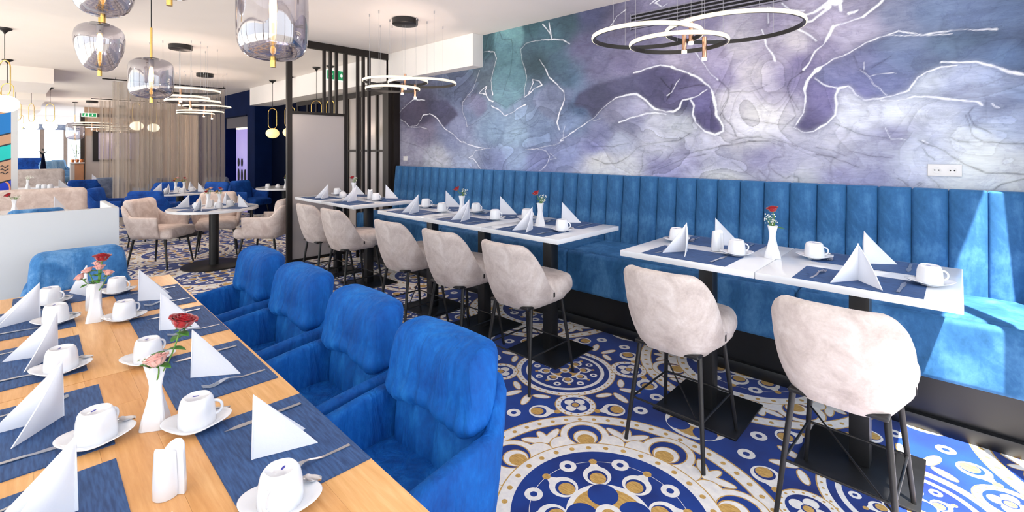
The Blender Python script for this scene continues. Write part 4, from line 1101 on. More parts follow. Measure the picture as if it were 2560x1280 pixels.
for (x, y), lab in (((-9.25, 1.62), 'bright blue armchair with its back turned, at the farther round table'), ((-10.3, 1.27), 'blue armchair farthest left, at the farther round table'),
                    ((-10.85, 2.15), 'blue armchair facing us behind the farther round table'), ((-10.4, 2.64), 'dark blue armchair right of the farther round table')):
    TN.put((x, y, 0), face(x, y, *R2), lab, 'armchair', ng)
TN.put((-10.45, 3.42, 0), R(120), 'blue armchair below the small round table by the screen', 'armchair', 'blue armchairs in the background')
TN.put((-13.6, 1.12, 0), R(-90), 'navy armchair seen from behind, beyond the beige bench', 'armchair', 'blue armchairs in the background')
TT = Kind(tub_proto('velvet_grey'))
TT.put((-13.2, 2.25, 0), R(-60), 'grey-blue chair glimpsed through the middle of the curtain', 'armchair', 'chairs behind the curtain')
TT.put((-14.3, 1.62, 0), R(-90), 'grey-blue chair left of the curtain edge beside the far table', 'armchair', 'chairs behind the curtain')
TT.put((-12.6, 3.45, 0), R(-120), 'taupe chair behind the curtain, near the navy wall', 'armchair', 'chairs behind the curtain')

# -- high booth bench and sofas in the background
def bench(label, x, y0, y1, zt, mat, name='booth_bench', cat='bench'):
    root = thing(name, label, cat, (x, (y0+y1)/2, 0))
    w = y1-y0
    MB().rbox(0.16, w, zt-0.30, 0.075, 6, (0, 0, 0.30+(zt-0.30)/2), None, 4).build('backrest', mat, root, smooth=180)
    MB().rbox(0.55, w-0.04, 0.16, 0.05, 6, (0.30, 0, 0.40), None, 3).build('seat_cushion', mat, root, smooth=180)
    MB().box(-0.06, 0.50, -w/2+0.05, w/2-0.05, 0.0, 0.319).build('base', 'black_frame', root)
    return root
bench('beige upholstered booth bench behind the white partition', -9.0, -0.9, 0.80, 0.97, 'velvet_rosy')
bench('taupe upholstered bench far behind the beige one', -16.2, -0.9, 1.02, 1.02, 'velvet_beige')
bench('navy high-backed sofa under the far window', -20.4, 0.21, 0.82, 1.24, 'velvet_navy', 'high_back_sofa', 'sofa')
SK = Kind(tub_proto('velvet_sky', 'bar_chair'))
for (x, y, rz), lab in (((-19.8, 1.08, R(133)), 'nearest pale blue bar chair before the far window'), ((-20.7, 1.30, R(133)), 'grey-blue bar chair behind the nearest pale one'), ((-22.0, 1.42, R(133)), 'farthest bar chair beside the brown counter')):
    SK.put((x, y, 0), rz, lab, 'bar chair', 'bar chairs at the far counter', (1.0, 1.0, 1.32))

# ---------------------------------------------------------------- long channel-tufted banquette along the mural
bq = thing('banquette', 'long blue velvet banquette with vertical channel tufting under the mural', 'bench', (0, 0, 0))
PW = 0.1697
chan = None
k = 0
x1 = 0.121 + PW
def chan_mesh():
    def fn(x, y, z):
        f = 1-(abs(x)/(PW/2))**3.5
        yy = y - (0.020*f if y < 0 else 0)
        return (x, yy + 0.06*(z+0.31)/0.62, z)
    return MB().rbox(PW-0.0006, 0.08, 0.625, 0.013, 10, (0, 0, 0), fn, 3).mesh('back_channel', 'velvet_banquette', smooth=180)
chan = chan_mesh()
while x1 - (k+1)*PW > -6.07:
    xc = x1 - k*PW - PW/2
    if xc + PW/2 < EAST-0.005: link('back_channel', chan, bq, (xc, 3.882, 0.944))
    k += 1
link('back_channel', chan, bq, (x1 + PW/2 - 0.0, 3.882, 0.944)) if x1 + PW < EAST else None
bx0 = x1 - k*PW + 0.0
segs = [EAST-0.02, -0.72, -2.42, -4.12, bx0+0.06]
for a, b in zip(segs[:-1], segs[1:]):
    w = a-b-0.003
    MB().rbox(w, 0.56, 0.13, 0.03, 10, ((a+b)/2, 3.585, 0.583), lambda x, y, z: (x, y, z + (0.010 if z > 0 else 0)*math.cos(y*4)), 4).build('seat_cushion', 'velvet_banquette', bq, smooth=180)
    MB().rbox(w, 0.065, 0.326, 0.028, 6, ((a+b)/2, 3.270, 0.486), None, 4).build('front_panel', 'velvet_banquette', bq, smooth=180)
MB().box(bx0, EAST-0.005, 3.40, 3.99, 0.0, 0.33).build('plinth', 'plinth_black', bq)
MB().box(bx0, EAST-0.005, 3.362, 3.40, 0.0, 0.075).build('plinth_step', 'plinth_black', bq, bevel=0.003)
MB().box(bx0, EAST-0.005, 3.30, 3.94, 0.33, 0.522).build('seat_box', 'plinth_black', bq)
MB().box(bx0, EAST-0.005, 3.94, 3.99, 0.33, 1.235).build('back_board', 'velvet_banquette', bq)

# white booth partition behind the pale armchair
pt = thing('white_partition', 'low white L-shaped partition behind the pale blue armchair', 'partition', (-4.3, 0.55, 0))
MB().box(-0.05, 0.0, -2.4, 0.0, 0.0, 1.092).build('front_panel', 'panel_white', pt, bevel=0.003)
MB().box(-0.65, -0.0505, -0.035, 0.0, 0.0, 1.092).build('return_panel', 'panel_white', pt, bevel=0.003)

# ---------------------------------------------------------------- tables
TO = 0.72; OS = 1.04                          # oak table height
OA = -0.028                                    # the oak tables stand slightly askew to the wall
def oak_table(label, x0, x1, seed):
    """x0..x1 along the right-hand edge; planks run lengthwise"""
    root = thing('oak_table', label, 'table', (x0, 0.626 + OA*(x0+0.83), 0), OA, 'oak tables pushed end to end')
    rnd = random.Random(seed); Lx = x1-x0; W = 0.84; n = 7; pw = W/n
    for i in range(n):
        cuts = [0.0] + sorted(rnd.uniform(0.25, Lx-0.2) for _ in range(2 if Lx > 1.5 else 1)) + [Lx]
        for a, b in zip(cuts[:-1], cuts[1:]):
            if b-a < 0.02: continue
            MB().box(a+0.0002, b-0.0002, -W+i*pw+0.0002, -W+(i+1)*pw-0.0002, TO-0.04, TO).build('plank', 'oak', root, smooth=0)
    for x in (0.10, Lx-0.10):
        for y in (-0.10, -W+0.10): MB().box(x-0.035, x+0.035, y-0.035, y+0.035, 0.0, TO-0.09).build('leg', 'black_metal', root)
    MB().box(0.06, Lx-0.06, -W+0.06, -0.06, TO-0.09, TO-0.0405).build('apron_frame', 'black_metal', root)
    return root
oak_table('nearer oak table, set for breakfast, in front of the camera', -2.127, -0.38, 3)
oak_table('farther oak table ending at the pale blue plush armchair', -3.59, -2.129, 4)

WT = 0.92; WS = 1.084
def bar_table_proto():
    root = thing('bar_table')
    MB().box(-0.3575, 0.3575, -0.375, 0.375, WT-0.032, WT).build('tabletop', 'white_laminate', root, bevel=0.002)
    MB().box(-0.04, 0.04, -0.04, 0.04, 0.012, WT-0.045).build('column', 'black_metal', root, bevel=0.003)
    MB().box(-0.23, 0.23, -0.23, 0.23, 0.0, 0.012).build('base_plate', 'black_metal', root, bevel=0.003)
    MB().box(-0.16, 0.16, -0.16, 0.16, WT-0.045, WT-0.0325).build('top_bracket', 'black_metal', root)
    return root
BT = Kind(bar_table_proto())
TY = 2.795
for xs, where in (((-0.345, -1.0635), 'nearest white table row'), ((-2.23, -2.9465, -3.663), 'middle white table row'), ((-4.835, -5.5515), 'farthest white table row')):
    nm = {2: ('near half', 'far half'), 3: ('near third', 'middle third', 'far third')}[len(xs)]
    for x, w_ in zip(xs, nm):
        BT.put((x, TY, 0), 0, '%s of the %s, on a black column' % (w_, where), 'table', 'white bar-height tables')
def round_table_proto():
    root = thing('round_table')
    MB().lathe([(0.49, 0.718), (0.51, 0.722), (0.51, 0.746), (0.506, 0.75)], 64).build('tabletop', 'white_laminate', root)
    MB().cyl((0,0,0.018), (0,0,0.705), 0.055, n=24).build('column', 'black_metal', root)
    MB().lathe([(0.15, 0.705), (0.15, 0.7175)], 24).build('top_bracket', 'black_metal', root)
    MB().lathe([(0.36, 0.0), (0.36, 0.010), (0.35, 0.017)], 48).build('base_plate', 'black_metal', root)
    return root
RTK = Kind(round_table_proto())
RTK.put((RT[0], RT[1], 0), 0, 'round white table among beige armchairs', 'table', 'round white tables')
RTK.put((R2[0], R2[1], 0), 0, 'round white table among blue armchairs before the curtain', 'table', 'round white tables')
RTK.put((-9.75, 3.80, 0), 0, 'round white table half hidden behind the left post of the screen', 'table', 'round white tables')
RTK.put((-15.0, 1.55, 0), 0, 'far round table at the left edge of the curtain', 'table', 'round white tables')
RTK.put((-8.0, 0.05, 0), 0, 'round table between the partition and the beige bench', 'table', 'round white tables')
RTK.put((-12.9, 0.42, 0), 0, 'round table between the beige and the taupe bench', 'table', 'round white tables')

# ---------------------------------------------------------------- tableware kinds
mat_me = MB().box(-0.225, 0.225, -0.144, 0.144, 0.0, 0.003).mesh('placemat', 'placemat_navy', smooth=0)
def placemat_proto():
    return link('placemat', mat_me)
PM = Kind(placemat_proto())
def napkin_proto(kind):
    """paper napkin folded to a standing pyramid: two wings hinged on a spine; wings point to +Y"""
    root = thing('folded_napkin')
    sp = {0: 0.46, 1: 0.30, 2: 0.62}[kind]
    A = Vector((0, 0.004, 0.162)); B = Vector((0, 0, 0))
    for s in (-1, 1):
        T_ = Vector((math.sin(sp)*0.155*s, math.cos(sp)*0.155, 0))
        m = MB(); n = 7; grid = []
        nrm = (A-B).cross(T_-B).normalized()
        for i in range(n+1):
            f = i/n; row = []
            for j in range(2):
                e = (B.lerp(A, 1-f*0.999), B.lerp(A, 0.0))[0]
                a = A.lerp(B, f); c = A.lerp(T_, f)
                p = (a if j == 0 else c)
                bow = 0.006*math.sin(PI*f)*(1 if j else 0)
                row.append(p + nrm*bow)
            mid = [row[0].lerp(row[1], t) + nrm*0.008*math.sin(PI*t)*math.sin(PI*f) for t in (0, .2, .4, .6, .8, 1)]
            grid.append(mid)
        m.sheet(grid, 0.0035, None, tuple(nrm*s))
        m.build('wing', 'napkin_paper', root, smooth=60)
    return root
NK = [Kind(napkin_proto(k)) for k in range(3)]
def cup_proto():
    """inverted cup"""
    root = thing('cup')
    mod = lambda t: 1 + 0.022*math.cos(6*t) + 0.006*math.cos(12*t)
    MB().lathe([(0.038, 0.0005), (0.0448, 0.0), (0.0455, 0.003), (0.0445, 0.025), (0.0425, 0.050), (0.0385, 0.068), (0.0345, 0.0745), (0.0315, 0.0765), (0.0295, 0.0760), (0.0285, 0.0735), (0.001, 0.0735)], 48, mod=mod).build('bowl', 'porcelain', root, smooth=70)
    pts = [(0.040 + 0.021*math.sin(PI*k/12)**0.8, 0, 0.036 + 0.019*math.cos(PI*k/12)) for k in range(13)]
    MB().tube(pts, 0.0038, 8).build('handle', 'porcelain', root, smooth=180)
    m = MB(); m.lathe([(0.0005, 0.0737), (1, 0.0737), (1, 0.0740), (0.0005, 0.0740)], 10); m.v = [(a*0.008-0.003, b_*0.003+0.004, c) for a, b_, c in m.v]
    m.build('maker_mark', 'blue_print', root)
    return root
CU = Kind(cup_proto())
def saucer_proto():
    root = thing('saucer')
    mod = lambda t: 1 + 0.11*math.cos(2*t) + 0.045*math.cos(4*t)
    n = 48; rings = []
    for r, z, lift in ((0.0005, 0.004, 0), (0.034, 0.004, 0), (0.040, 0.0055, 0), (0.060, 0.009, 0.5), (0.0735, 0.013, 1.0), (0.0745, 0.0145, 1.0), (0.0725, 0.0155, 1.0), (0.058, 0.0115, 0.5), (0.041, 0.0082, 0), (0.0005, 0.0075, 0)):
        rings.append([(r*mod(2*PI*k/n)*math.cos(2*PI*k/n), r*mod(2*PI*k/n)*math.sin(2*PI*k/n), z + lift*0.0045*(1+math.cos(4*PI*k/n))) for k in range(n)])
    MB().loft(rings, False).build('dish', 'porcelain', root, smooth=180)
    MB().lathe([(0.026, 0.0), (0.031, 0.0), (0.031, 0.0042), (0.026, 0.0042), (0.026, 0.0)], 32, cap=False).build('foot_ring', 'porcelain', root)
    return root
SA = Kind(saucer_proto())
def flat_tool(name, L_, width, zc, mask=None, cols=8, rows=40, th=0.0016, mat='steel'):
    P_ = []
    for i in range(rows+1):
        f = i/rows; w = width(f)
        P_.append([((j/(cols-1)-0.5)*w, (f-0.5)*L_, zc(f, (j/(cols-1)-0.5)*2) + th) for j in range(cols)])
    return MB().sheet(P_, th, (lambda i, j: mask((i+0.5)/rows, j)) if mask else None).build(name, mat, smooth=50)
def w_fork(f): return 0.011 - 0.004*f/0.55 if f < 0.55 else (0.007 + 0.016*sstep(0.58, 0.72, f) - 0.002*sstep(0.9, 1, f))
def z_fork(f, u): return 0.0005 + 0.010*sstep(0.35, 0.62, f)*(1-sstep(0.62, 0.86, f)) + 0.006*sstep(0.88, 1.0, f)
FK = Kind(flat_tool('fork', 0.190, w_fork, z_fork, lambda f, j: f < 0.76 or j % 2 == 0))
def w_knife(f): return 0.012 - 0.002*f if f < 0.46 else 0.010 + 0.007*sstep(0.46, 0.62, f) - 0.015*sstep(0.84, 1.0, f)
KN = Kind(flat_tool('knife', 0.205, w_knife, lambda f, u: 0.0005 + 0.0015*(1-sstep(0.4, 0.5, f)), None, 4))
def w_spoon(f): return 0.0075 - 0.0025*f/0.6 if f < 0.64 else 0.005 + 0.019*math.sin(PI*min(1, (f-0.62)/0.39))**0.75
def z_spoon(f, u): return 0.001 + 0.006*sstep(0.35, 0.66, f)*(1-sstep(0.68, 0.8, f)) + 0.005*u*u*sstep(0.66, 0.75, f)
SP = Kind(flat_tool('teaspoon', 0.125, w_spoon, z_spoon))
def vase_proto():
    root = thing('vase')
    rings = []
    prof = [(0.036, 0.0, 0.0), (0.034, 0.02, 0.05), (0.0255, 0.06, 0.18), (0.0195, 0.095, 0.34), (0.0175, 0.112, 0.45), (0.0190, 0.130, 0.58), (0.0235, 0.155, 0.72), (0.0268, 0.173, 0.785), (0.0240, 0.173, 0.785), (0.0180, 0.150, 0.70), (0.0130, 0.11, 0.45), (0.002, 0.108, 0.45)]
    prof = [(r*(1.0 + 0.12*abs(z-0.10)/0.10), z, t) for r, z, t in prof]
    for r, z, tw in prof:
        ring = []
        for k in range(32):
            t = 2*PI*k/32; q = (t % (PI/2)) - PI/4
            rr = r*min(1.0/math.cos(q)*0.80, 1.0)
            ring.append((rr*math.cos(t+tw), rr*math.sin(t+tw), z))
        rings.append(ring)
    MB().loft(rings).build('body', 'vase_white', root, smooth=22)
    return root
VA = Kind(vase_proto())
def bloom(mb, c, r, tilt, seed, layers=4):
    """rose head of cupped overlapping petals"""
    rnd = random.Random(seed); ang = 0.0
    axis = Vector(tilt).normalized(); q = Vector((0,0,1)).rotation_difference(axis)
    for L_ in range(layers):
        f = (L_+1)/layers; n = 3 + L_
        for k in range(n):
            a = ang + 2*PI*k/n + rnd.uniform(-.15,.15); sp = 2*PI/n*0.80
            rows = []
            for i in range(5):
                v = i/4; row = []
                for j in range(6):
                    u = j/5*2-1
                    rad = r*(0.10 + 0.85*f*math.sin(min(1.0, 0.25+0.85*v)*PI/2)) + r*0.22*f*max(0, v-0.75)*4*f
                    hgt = r*(-0.55 + 1.35*v*(1.0-0.16*f) - 0.35*f*max(0, v-0.75)*4*0.5 - 0.16*v*abs(u)**2)
                    t = a + u*sp*(0.55+0.45*math.sin(v*PI*0.62))
                    row.append(Vector(c) + q @ Vector((rad*math.cos(t), rad*math.sin(t), hgt)))
                rows.append(row)
            mb.sheet(rows, r*0.03, None, (0,0,-1))
        ang += 0.9
    return mb
def leafm(mb, p, d, ln, w, droop=0.3):
    p = Vector(p); d = Vector(d).normalized(); s = d.cross(Vector((0,0,1))).normalized(); rows = []
    for i in range(7):
        f = i/6; c = p + d*ln*f + Vector((0,0,-droop*ln*f*f))
        hw = w*math.sin(PI*min(1, f*0.92+0.06))**0.8/2
        rows.append([c - s*hw + Vector((0,0,hw*0.25)), c, c + s*hw + Vector((0,0,hw*0.25))])
    return mb.sheet(rows, 0.0006)
def rose(loc, label, head, hr=0.030, mat='petal_red', leaves=((0.5, 0.6, 0.05), (0.65, 2.6, 0.045), (0.35, 4.2, 0.05)), seed=1, scale=1.0, group='single roses in the vases'):
    """a cut rose standing in a vase; head is the offset of the bloom from the vase mouth"""
    root = thing('cut_rose', label, 'flower', loc, 0, group)
    h = Vector(head)
    pts = [Vector((0,0,-0.055)).lerp(h*0.96, t) + Vector((0.010*math.sin(PI*t), 0.006*math.sin(PI*t), 0)) for t in [i/8 for i in range(9)]]
    MB().tube(pts, 0.0021, 6).build('stem', 'stem_green', root, smooth=180)
    m = bloom(MB(), h, hr, h - pts[-3], seed); o = m.build('bloom', mat, root, smooth=180)
    m = MB()
    for k in range(5):
        t = 2*PI*k/5; leafm(m, h + Vector((0,0,-hr*0.55)), (math.cos(t), math.sin(t), 0.25), hr*0.75, hr*0.3)
    m.build('sepals', 'leaf_green', root, smooth=180)
    for f, a, ln in leaves:
        p = Vector((0,0,-0.02)).lerp(h*0.96, f)
        leafm(MB(), p, (math.cos(a), math.sin(a), 0.25), ln, ln*0.5).build('leaf', 'leaf_green', root, smooth=180)
    return root
def filler(loc, label, spread, n, seed, mat='petal_white', size=0.0032, group='sprigs of white filler flowers', hi=0.06):
    root = thing('filler_sprig', label, 'flower', loc, 0, group); rnd = random.Random(seed)
    m = MB()
    sm = MB()
    for k in range(n):
        a = rnd.uniform(0, 2*PI); d = rnd.uniform(0.2, 1.0)*spread[0]; z = rnd.uniform(0.012, hi)
        c = Vector((d*math.cos(a)+spread[1], d*math.sin(a)+spread[2], z))
        m.ball(c, size*rnd.uniform(0.7, 1.3), n=6, m=4)
        sm.tube([Vector((0.003*math.cos(a), 0.003*math.sin(a), -0.04)), c*0.5 + Vector((0,0,0.004)), c], 0.0006, 4)
    tag(m.build('florets', mat, root, smooth=180), kind='stuff'); tag(sm.build('stalks', 'stem_green', root, smooth=0), kind='stuff')
    return root
def shaker_proto(kind):
    """one of a pair of D-shaped porcelain shakers with a slanted top"""
    root = thing('shaker'); out = []
    for k in range(17):
        t = PI*k/16; out.append((0.026*math.cos(t), 0.0005 + 0.027*math.sin(t)))
    rings = []
    for z, s in ((0.0, 0.96), (0.002, 1.0), (0.03, 1.0), (0.09, 0.88), (0.098, 0.84), (0.1005, 0.76)):
        rings.append([(x*s, y*s, z + (y*0.55 if z > 0.08 else 0)) for x, y in out])
    MB().loft(rings).build('body', 'porcelain', root, smooth=50)
    for i in range(2 if kind else 3):
        MB().cyl((-0.005+0.005*i, 0.010, 0.1060), (-0.005+0.005*i, 0.010, 0.1068), 0.0011, n=6).build('pour_hole', 'dark_hole', root)
    return root
SH = [Kind(shaker_proto(0)), Kind(shaker_proto(1))]
def pot_proto():
    root = thing('sugar_pot')
    MB().lathe([(0.030, 0.0), (0.038, 0.003), (0.043, 0.025), (0.041, 0.045), (0.034, 0.055), (0.02, 0.0555)], 32).build('body', 'porcelain', root, smooth=60)
    MB().lathe([(0.036, 0.0556), (0.030, 0.066), (0.014, 0.0725), (0.006, 0.075), (0.008, 0.083), (0.003, 0.087)], 24).build('lid', 'porcelain', root, smooth=60)
    return root
PO = Kind(pot_proto())

# ---------------------------------------------------------------- laying the tables
def oak(x, y): return x*OS, y*OS
def mat_at(p, z, rz, label, group, scale=None): PM.put((p[0], p[1], z), rz, label, 'placemat', group, scale)
def napkin_at(p, z, rz, label, group, k=0): NK[k].put((p[0], p[1], z+0.0006), rz, label, 'napkin', group)
def cup_at(p, z, rz, name, where, group, spoon=True, mark=True, srz=None):
    SA.put((p[0], p[1], z+0.0005), srz if srz is not None else rz, 'white leaf-rimmed saucer ' + where, 'saucer', 'saucers ' + group)
    CU.put((p[0], p[1], z+0.0085), rz, 'upturned white cup ' + where, 'cup', 'cups ' + group)
    if spoon:
        a = (srz if srz is not None else rz)
        SP.put((p[0] + 0.050*math.cos(a+1.57) + 0.012*math.cos(a), p[1] + 0.050*math.sin(a+1.57) + 0.012*math.sin(a), z+0.0178), a - PI/2 - 0.10 + (PI if 1.15 > a > 1.0 else 0), 'teaspoon on the saucer ' + where, 'spoon', 'teaspoons ' + group)

go = 'on the oak tables'
zm = TO + 0.0032
rows = [(-1.26, 0.475, 'nearest on the chair side of the oak table'), (-1.85, 0.482, 'second on the chair side of the oak table'),
        (-2.435, 0.505, 'third on the chair side of the oak table'), (-2.955, 0.514, 'fourth on the chair side of the oak table')]
for i, (x, y, w_) in enumerate(rows):
    p = oak(x, y)
    mat_at(p, TO, OA, 'navy woven placemat, ' + w_, 'placemats ' + go)
    napkin_at(oak((-1.24, -1.83, -2.40, -2.94)[i], (0.405, 0.415, 0.435, 0.447)[i]), zm, (-0.05, 0.0, -0.12, -0.1)[i], 'white pyramid-folded napkin, ' + w_, 'napkins ' + go, (1, 2, 0, 0)[i])
    FK.put(oak(x+0.135, y+0.03) + (zm,), R(180)+OA, 'steel fork, ' + w_, 'fork', 'forks ' + go)
    KN.put(oak(x-0.150, y+0.02) + (zm,), R(180)+OA, 'steel knife, ' + w_, 'knife', 'knives ' + go)
lrows = [(-1.275, 0.040, 'nearest on the camera side of the oak table'), (-1.785, 0.060, 'second on the camera side of the oak table'),
         (-2.375, 0.060, 'third on the camera side of the oak table'), (-2.945, 0.075, 'fourth on the camera side of the oak table')]
for i, (x, y, w_) in enumerate(lrows):
    p = oak(x, y)
    mat_at(p, TO, OA, 'navy woven placemat, ' + w_, 'placemats ' + go)
    napkin_at(oak((-1.33, -1.83, -2.40, -2.97)[i], (0.105, 0.115, 0.135, 0.11)[i]), zm, R(180) + (0.1, 0.35, 0.3, 0.1)[i], 'white pyramid-folded napkin, ' + w_, 'napkins ' + go, (1, 0, 2, 1)[i])
    KN.put(oak(x+0.135, y-0.01) + (zm,), OA-0.05, 'steel knife, ' + w_, 'knife', 'knives ' + go)
    FK.put(oak(x-0.165, y-0.02) + (zm,), OA+0.05, 'steel fork, ' + w_, 'fork', 'forks ' + go)
p = oak(-3.285, 0.275)
mat_at((-3.425, 0.25), TO, R(90)+OA, 'navy woven placemat before the pale blue plush armchair', 'placemats ' + go)
napkin_at(oak(-3.23, 0.285), zm, R(95), 'white pyramid-folded napkin half hidden behind the far vase', 'napkins ' + go, 1)
napkin_at((-0.975, 0.20), TO, R(175), 'white napkin of which only the tip shows at the bottom edge', 'napkins ' + go, 1)
FK.put((-3.40, 0.44, zm), R(80), 'steel fork before the pale blue plush armchair', 'fork', 'forks ' + go)
cups = [((-1.035, 0.395), 'nearest the camera, at the bottom edge', 0.7, 0.9), ((-1.50, 0.355), 'beside the near shakers', 1.2, 1.1), ((-2.08, 0.345), 'behind the near vase', 2.0, 1.1),
        ((-2.67, 0.360), 'right of the far vase', 1.9, 1.1), ((-3.19, 0.400), 'farthest right, before the plush armchair', 0.9, 1.1),
        ((-1.61, 0.160), 'nearest on the left side', 2.2, 1.2), ((-2.20, 0.130), 'second on the left side', 2.6, 1.2), ((-2.83, 0.150), 'third on the left side', 2.4, 1.2), ((-3.19, 0.150), 'farthest on the left side', 0.9, 1.2)]
for i, ((x, y), w_, rz, sz) in enumerate(cups):
    q = oak(x, y); on_mat = i in (0, 4, 8)
    cup_at(q, TO + 0.0032, rz - 1.6 if i == 0 else rz, 'cup', w_ + ', on the oak table', go, True, True, sz)
VZ = TO + 0.0006
VA.put(oak(-1.59, 0.28) + (VZ,), 0.25, 'white twisted vase with a tall red and a pink rose, nearest the camera', 'vase', 'white twisted vases')
VA.put(oak(-2.75, 0.27) + (VZ,), 0.6, 'white twisted vase with pink spray roses on the farther oak table', 'vase', 'white twisted vases')
a = oak(-1.59, 0.28); b = oak(-2.75, 0.27); mz = VZ + 0.172
rose((a[0], a[1], mz), 'tall red rose leaning out of the near vase', (0.045, 0.055, 0.118), 0.031, seed=11, leaves=((0.62, 2.3, 0.055), (0.80, 0.4, 0.05), (0.45, 0.9, 0.05), (0.30, 3.4, 0.06)), group='roses on the oak tables')
rose((a[0]+0.006, a[1]-0.004, mz), 'pale pink rose at the mouth of the near vase', (0.010, 0.004, 0.016), 0.027, 'petal_pink', ((0.5, 3.7, 0.06), (0.6, 0.6, 0.05)), 12, group='roses on the oak tables')
filler((a[0], a[1]-0.004, mz), 'white filler sprig beside the pale pink rose', (0.022, -0.014, -0.016), 12, 3, hi=0.02)
rose((b[0], b[1], mz), 'red rose topping the pink spray roses in the far vase', (0.020, 0.022, 0.115), 0.030, seed=13, leaves=((0.5, 0.8, 0.05), (0.4, 3.6, 0.05)), group='roses on the oak tables')
for k, (dx, dy, dz) in enumerate(((0.018, 0.014, 0.072), (-0.010, -0.024, 0.060), (0.030, 0.042, 0.045), (-0.020, -0.050, 0.032), (0.002, 0.010, 0.088))):
    rose((b[0], b[1], mz), ('pink spray rose in the middle of the far bunch', 'small pink spray rose upper left of the far bunch', 'pink spray rose at the right of the far bunch', 'pink spray rose low at the left of the far bunch', 'palest spray rose just under the red one')[k],
         (dx, dy, dz), 0.019, 'petal_pink', ((0.7, 1.1*k, 0.04), (0.3, 2.3+k, 0.045)), 20+k, group='pink spray roses')
def shakers(p, z, rz, w_):
    for k, s in enumerate((1, -1)):
        dx, dy = 0.004*s, 0.0125*s
        SH[k].put((p[0] + 0.007*s*math.cos(rz), p[1] + 0.007*s*math.sin(rz), z+0.0005), rz + (0 if k == 0 else PI), ('salt', 'pepper')[k] + ' half of the white D-shaped shaker pair ' + w_, 'shaker', 'white shaker pairs')
shakers(oak(-1.25, 0.245), TO, 0.75, 'at the near end of the oak table')
shakers(oak(-2.95, 0.285), TO, 0.6, 'behind the far vase')

# bar-height tables
gw = 'on the white tables'
def bar(x, y): return x*WS, y*WS
zw = WT + 0.0032
near = [(-0.30, 2.20, 'nearest stool'), (-0.985, 2.22, 'stool at the shaded end of the nearest table'), (-2.055, 2.205, 'near stool of the middle table'), (-2.715, 2.21, 'middle stool of the middle table'), (-3.375, 2.21, 'far stool of the middle table'), (-4.43, 2.24, 'nearer stool of the farthest table'), (-5.10, 2.24, 'farther stool of the farthest table')]
npos = [(-0.30, 2.375, 0.06, 2), (-1.035, 2.435, -0.12, 0), (-2.065, 2.40, -0.05, 0), (-2.715, 2.42, -0.08, 0), (-3.335, 2.40, -0.1, 0), (-4.54, 2.49, -0.1, 0), (-5.06, 2.44, 0.1, 0)]
for i, (x, y, w_) in enumerate(near):
    p = (x*WS, y*WS + 0.165) if False else (x*WS, 2.575)
    mat_at(p, WT, 0, 'navy placemat before the ' + w_, 'placemats ' + gw)
    nx, ny, rz, k = npos[i]; napkin_at(bar(nx, ny), zw, R(180)+rz, 'white folded napkin standing before the ' + w_, 'napkins ' + gw, k)
    FK.put((p[0]-0.15, p[1]-0.01, zw), -0.10, 'steel fork before the ' + w_, 'fork', 'forks ' + gw)
    KN.put((p[0]+0.15, p[1]-0.01, zw), -0.05, 'steel knife before the ' + w_, 'knife', 'knives ' + gw)
back = [(-0.31, 'near seat of the nearest table'), (-0.985, 'far seat of the nearest table'), (-2.055, 'near seat of the middle table'), (-2.715, 'centre seat of the middle table'), (-3.375, 'far seat of the middle table'), (-4.43, 'near seat of the farthest table'), (-5.10, 'far seat of the farthest table')]
bpos = [(-0.325, 2.735, -0.5, 0), (-0.99, 2.70, -0.55, 0), (-2.105, 2.765, -0.45, 0), (-2.735, 2.765, -0.4, 0), (-3.46, 2.785, -0.4, 0), (-4.53, 2.82, -0.45, 0), (-5.20, 2.80, -0.4, 0)]
for i, (x, w_) in enumerate(back):
    p = (x*WS, 3.005)
    mat_at(p, WT, 0, 'navy placemat before the banquette, ' + w_, 'placemats ' + gw)
    nx, ny, rz, k = bpos[i]; napkin_at(bar(nx, ny), zw, rz, 'white folded napkin on the banquette side, ' + w_, 'napkins ' + gw, k)
    FK.put((p[0]-0.16, p[1]+0.0, zw), R(180)+0.1, 'steel fork on the banquette side, ' + w_, 'fork', 'forks ' + gw)
    KN.put((p[0]+0.16, p[1]+0.0, zw), R(180), 'steel knife on the banquette side, ' + w_, 'knife', 'knives ' + gw)
wc = [((-0.085, 2.485), 'at the sunlit end of the nearest white table', 0.3), ((-0.815, 2.515), 'beside the shakers on the nearest white table', 0.6), ((-0.515, 2.70), 'behind the vase on the nearest white table', 0.2), ((-1.19, 2.655), 'at the far end of the nearest white table', 0.9),
      ((-1.88, 2.475), 'at the near end of the middle white table', 0.4), ((-2.40, 2.72), 'behind a napkin on the middle white table', 0.2), ((-2.55, 2.53), 'at the centre of the middle white table', 0.3), ((-2.97, 2.72), 'behind the far vase of the middle white table', 0.3), ((-3.19, 2.53), 'between two napkins of the middle white table', 0.5), ((-3.56, 2.64), 'at the far end of the middle white table', 0.9),
      ((-4.40, 2.63), 'at the near end of the farthest white table', 0.4), ((-5.30, 2.66), 'at the far end of the farthest white table', 0.4)]
for i, (q, w_, rz) in enumerate(wc): cup_at(bar(*q), zw, rz, 'cup', w_, gw, i < 7, True, rz)
for q, w_ in (((-0.925, 2.56), 'beside the nearest white napkin row'), ((-4.56, 2.655), 'on the farthest white table')): shakers(bar(*q), WT + 0.0032, 0.1, w_)
PO.put(bar(-4.97, 2.56) + (WT+0.0005,), 0, 'lidded white sugar pot on the farthest white table', 'sugar pot', 'lidded sugar pots')
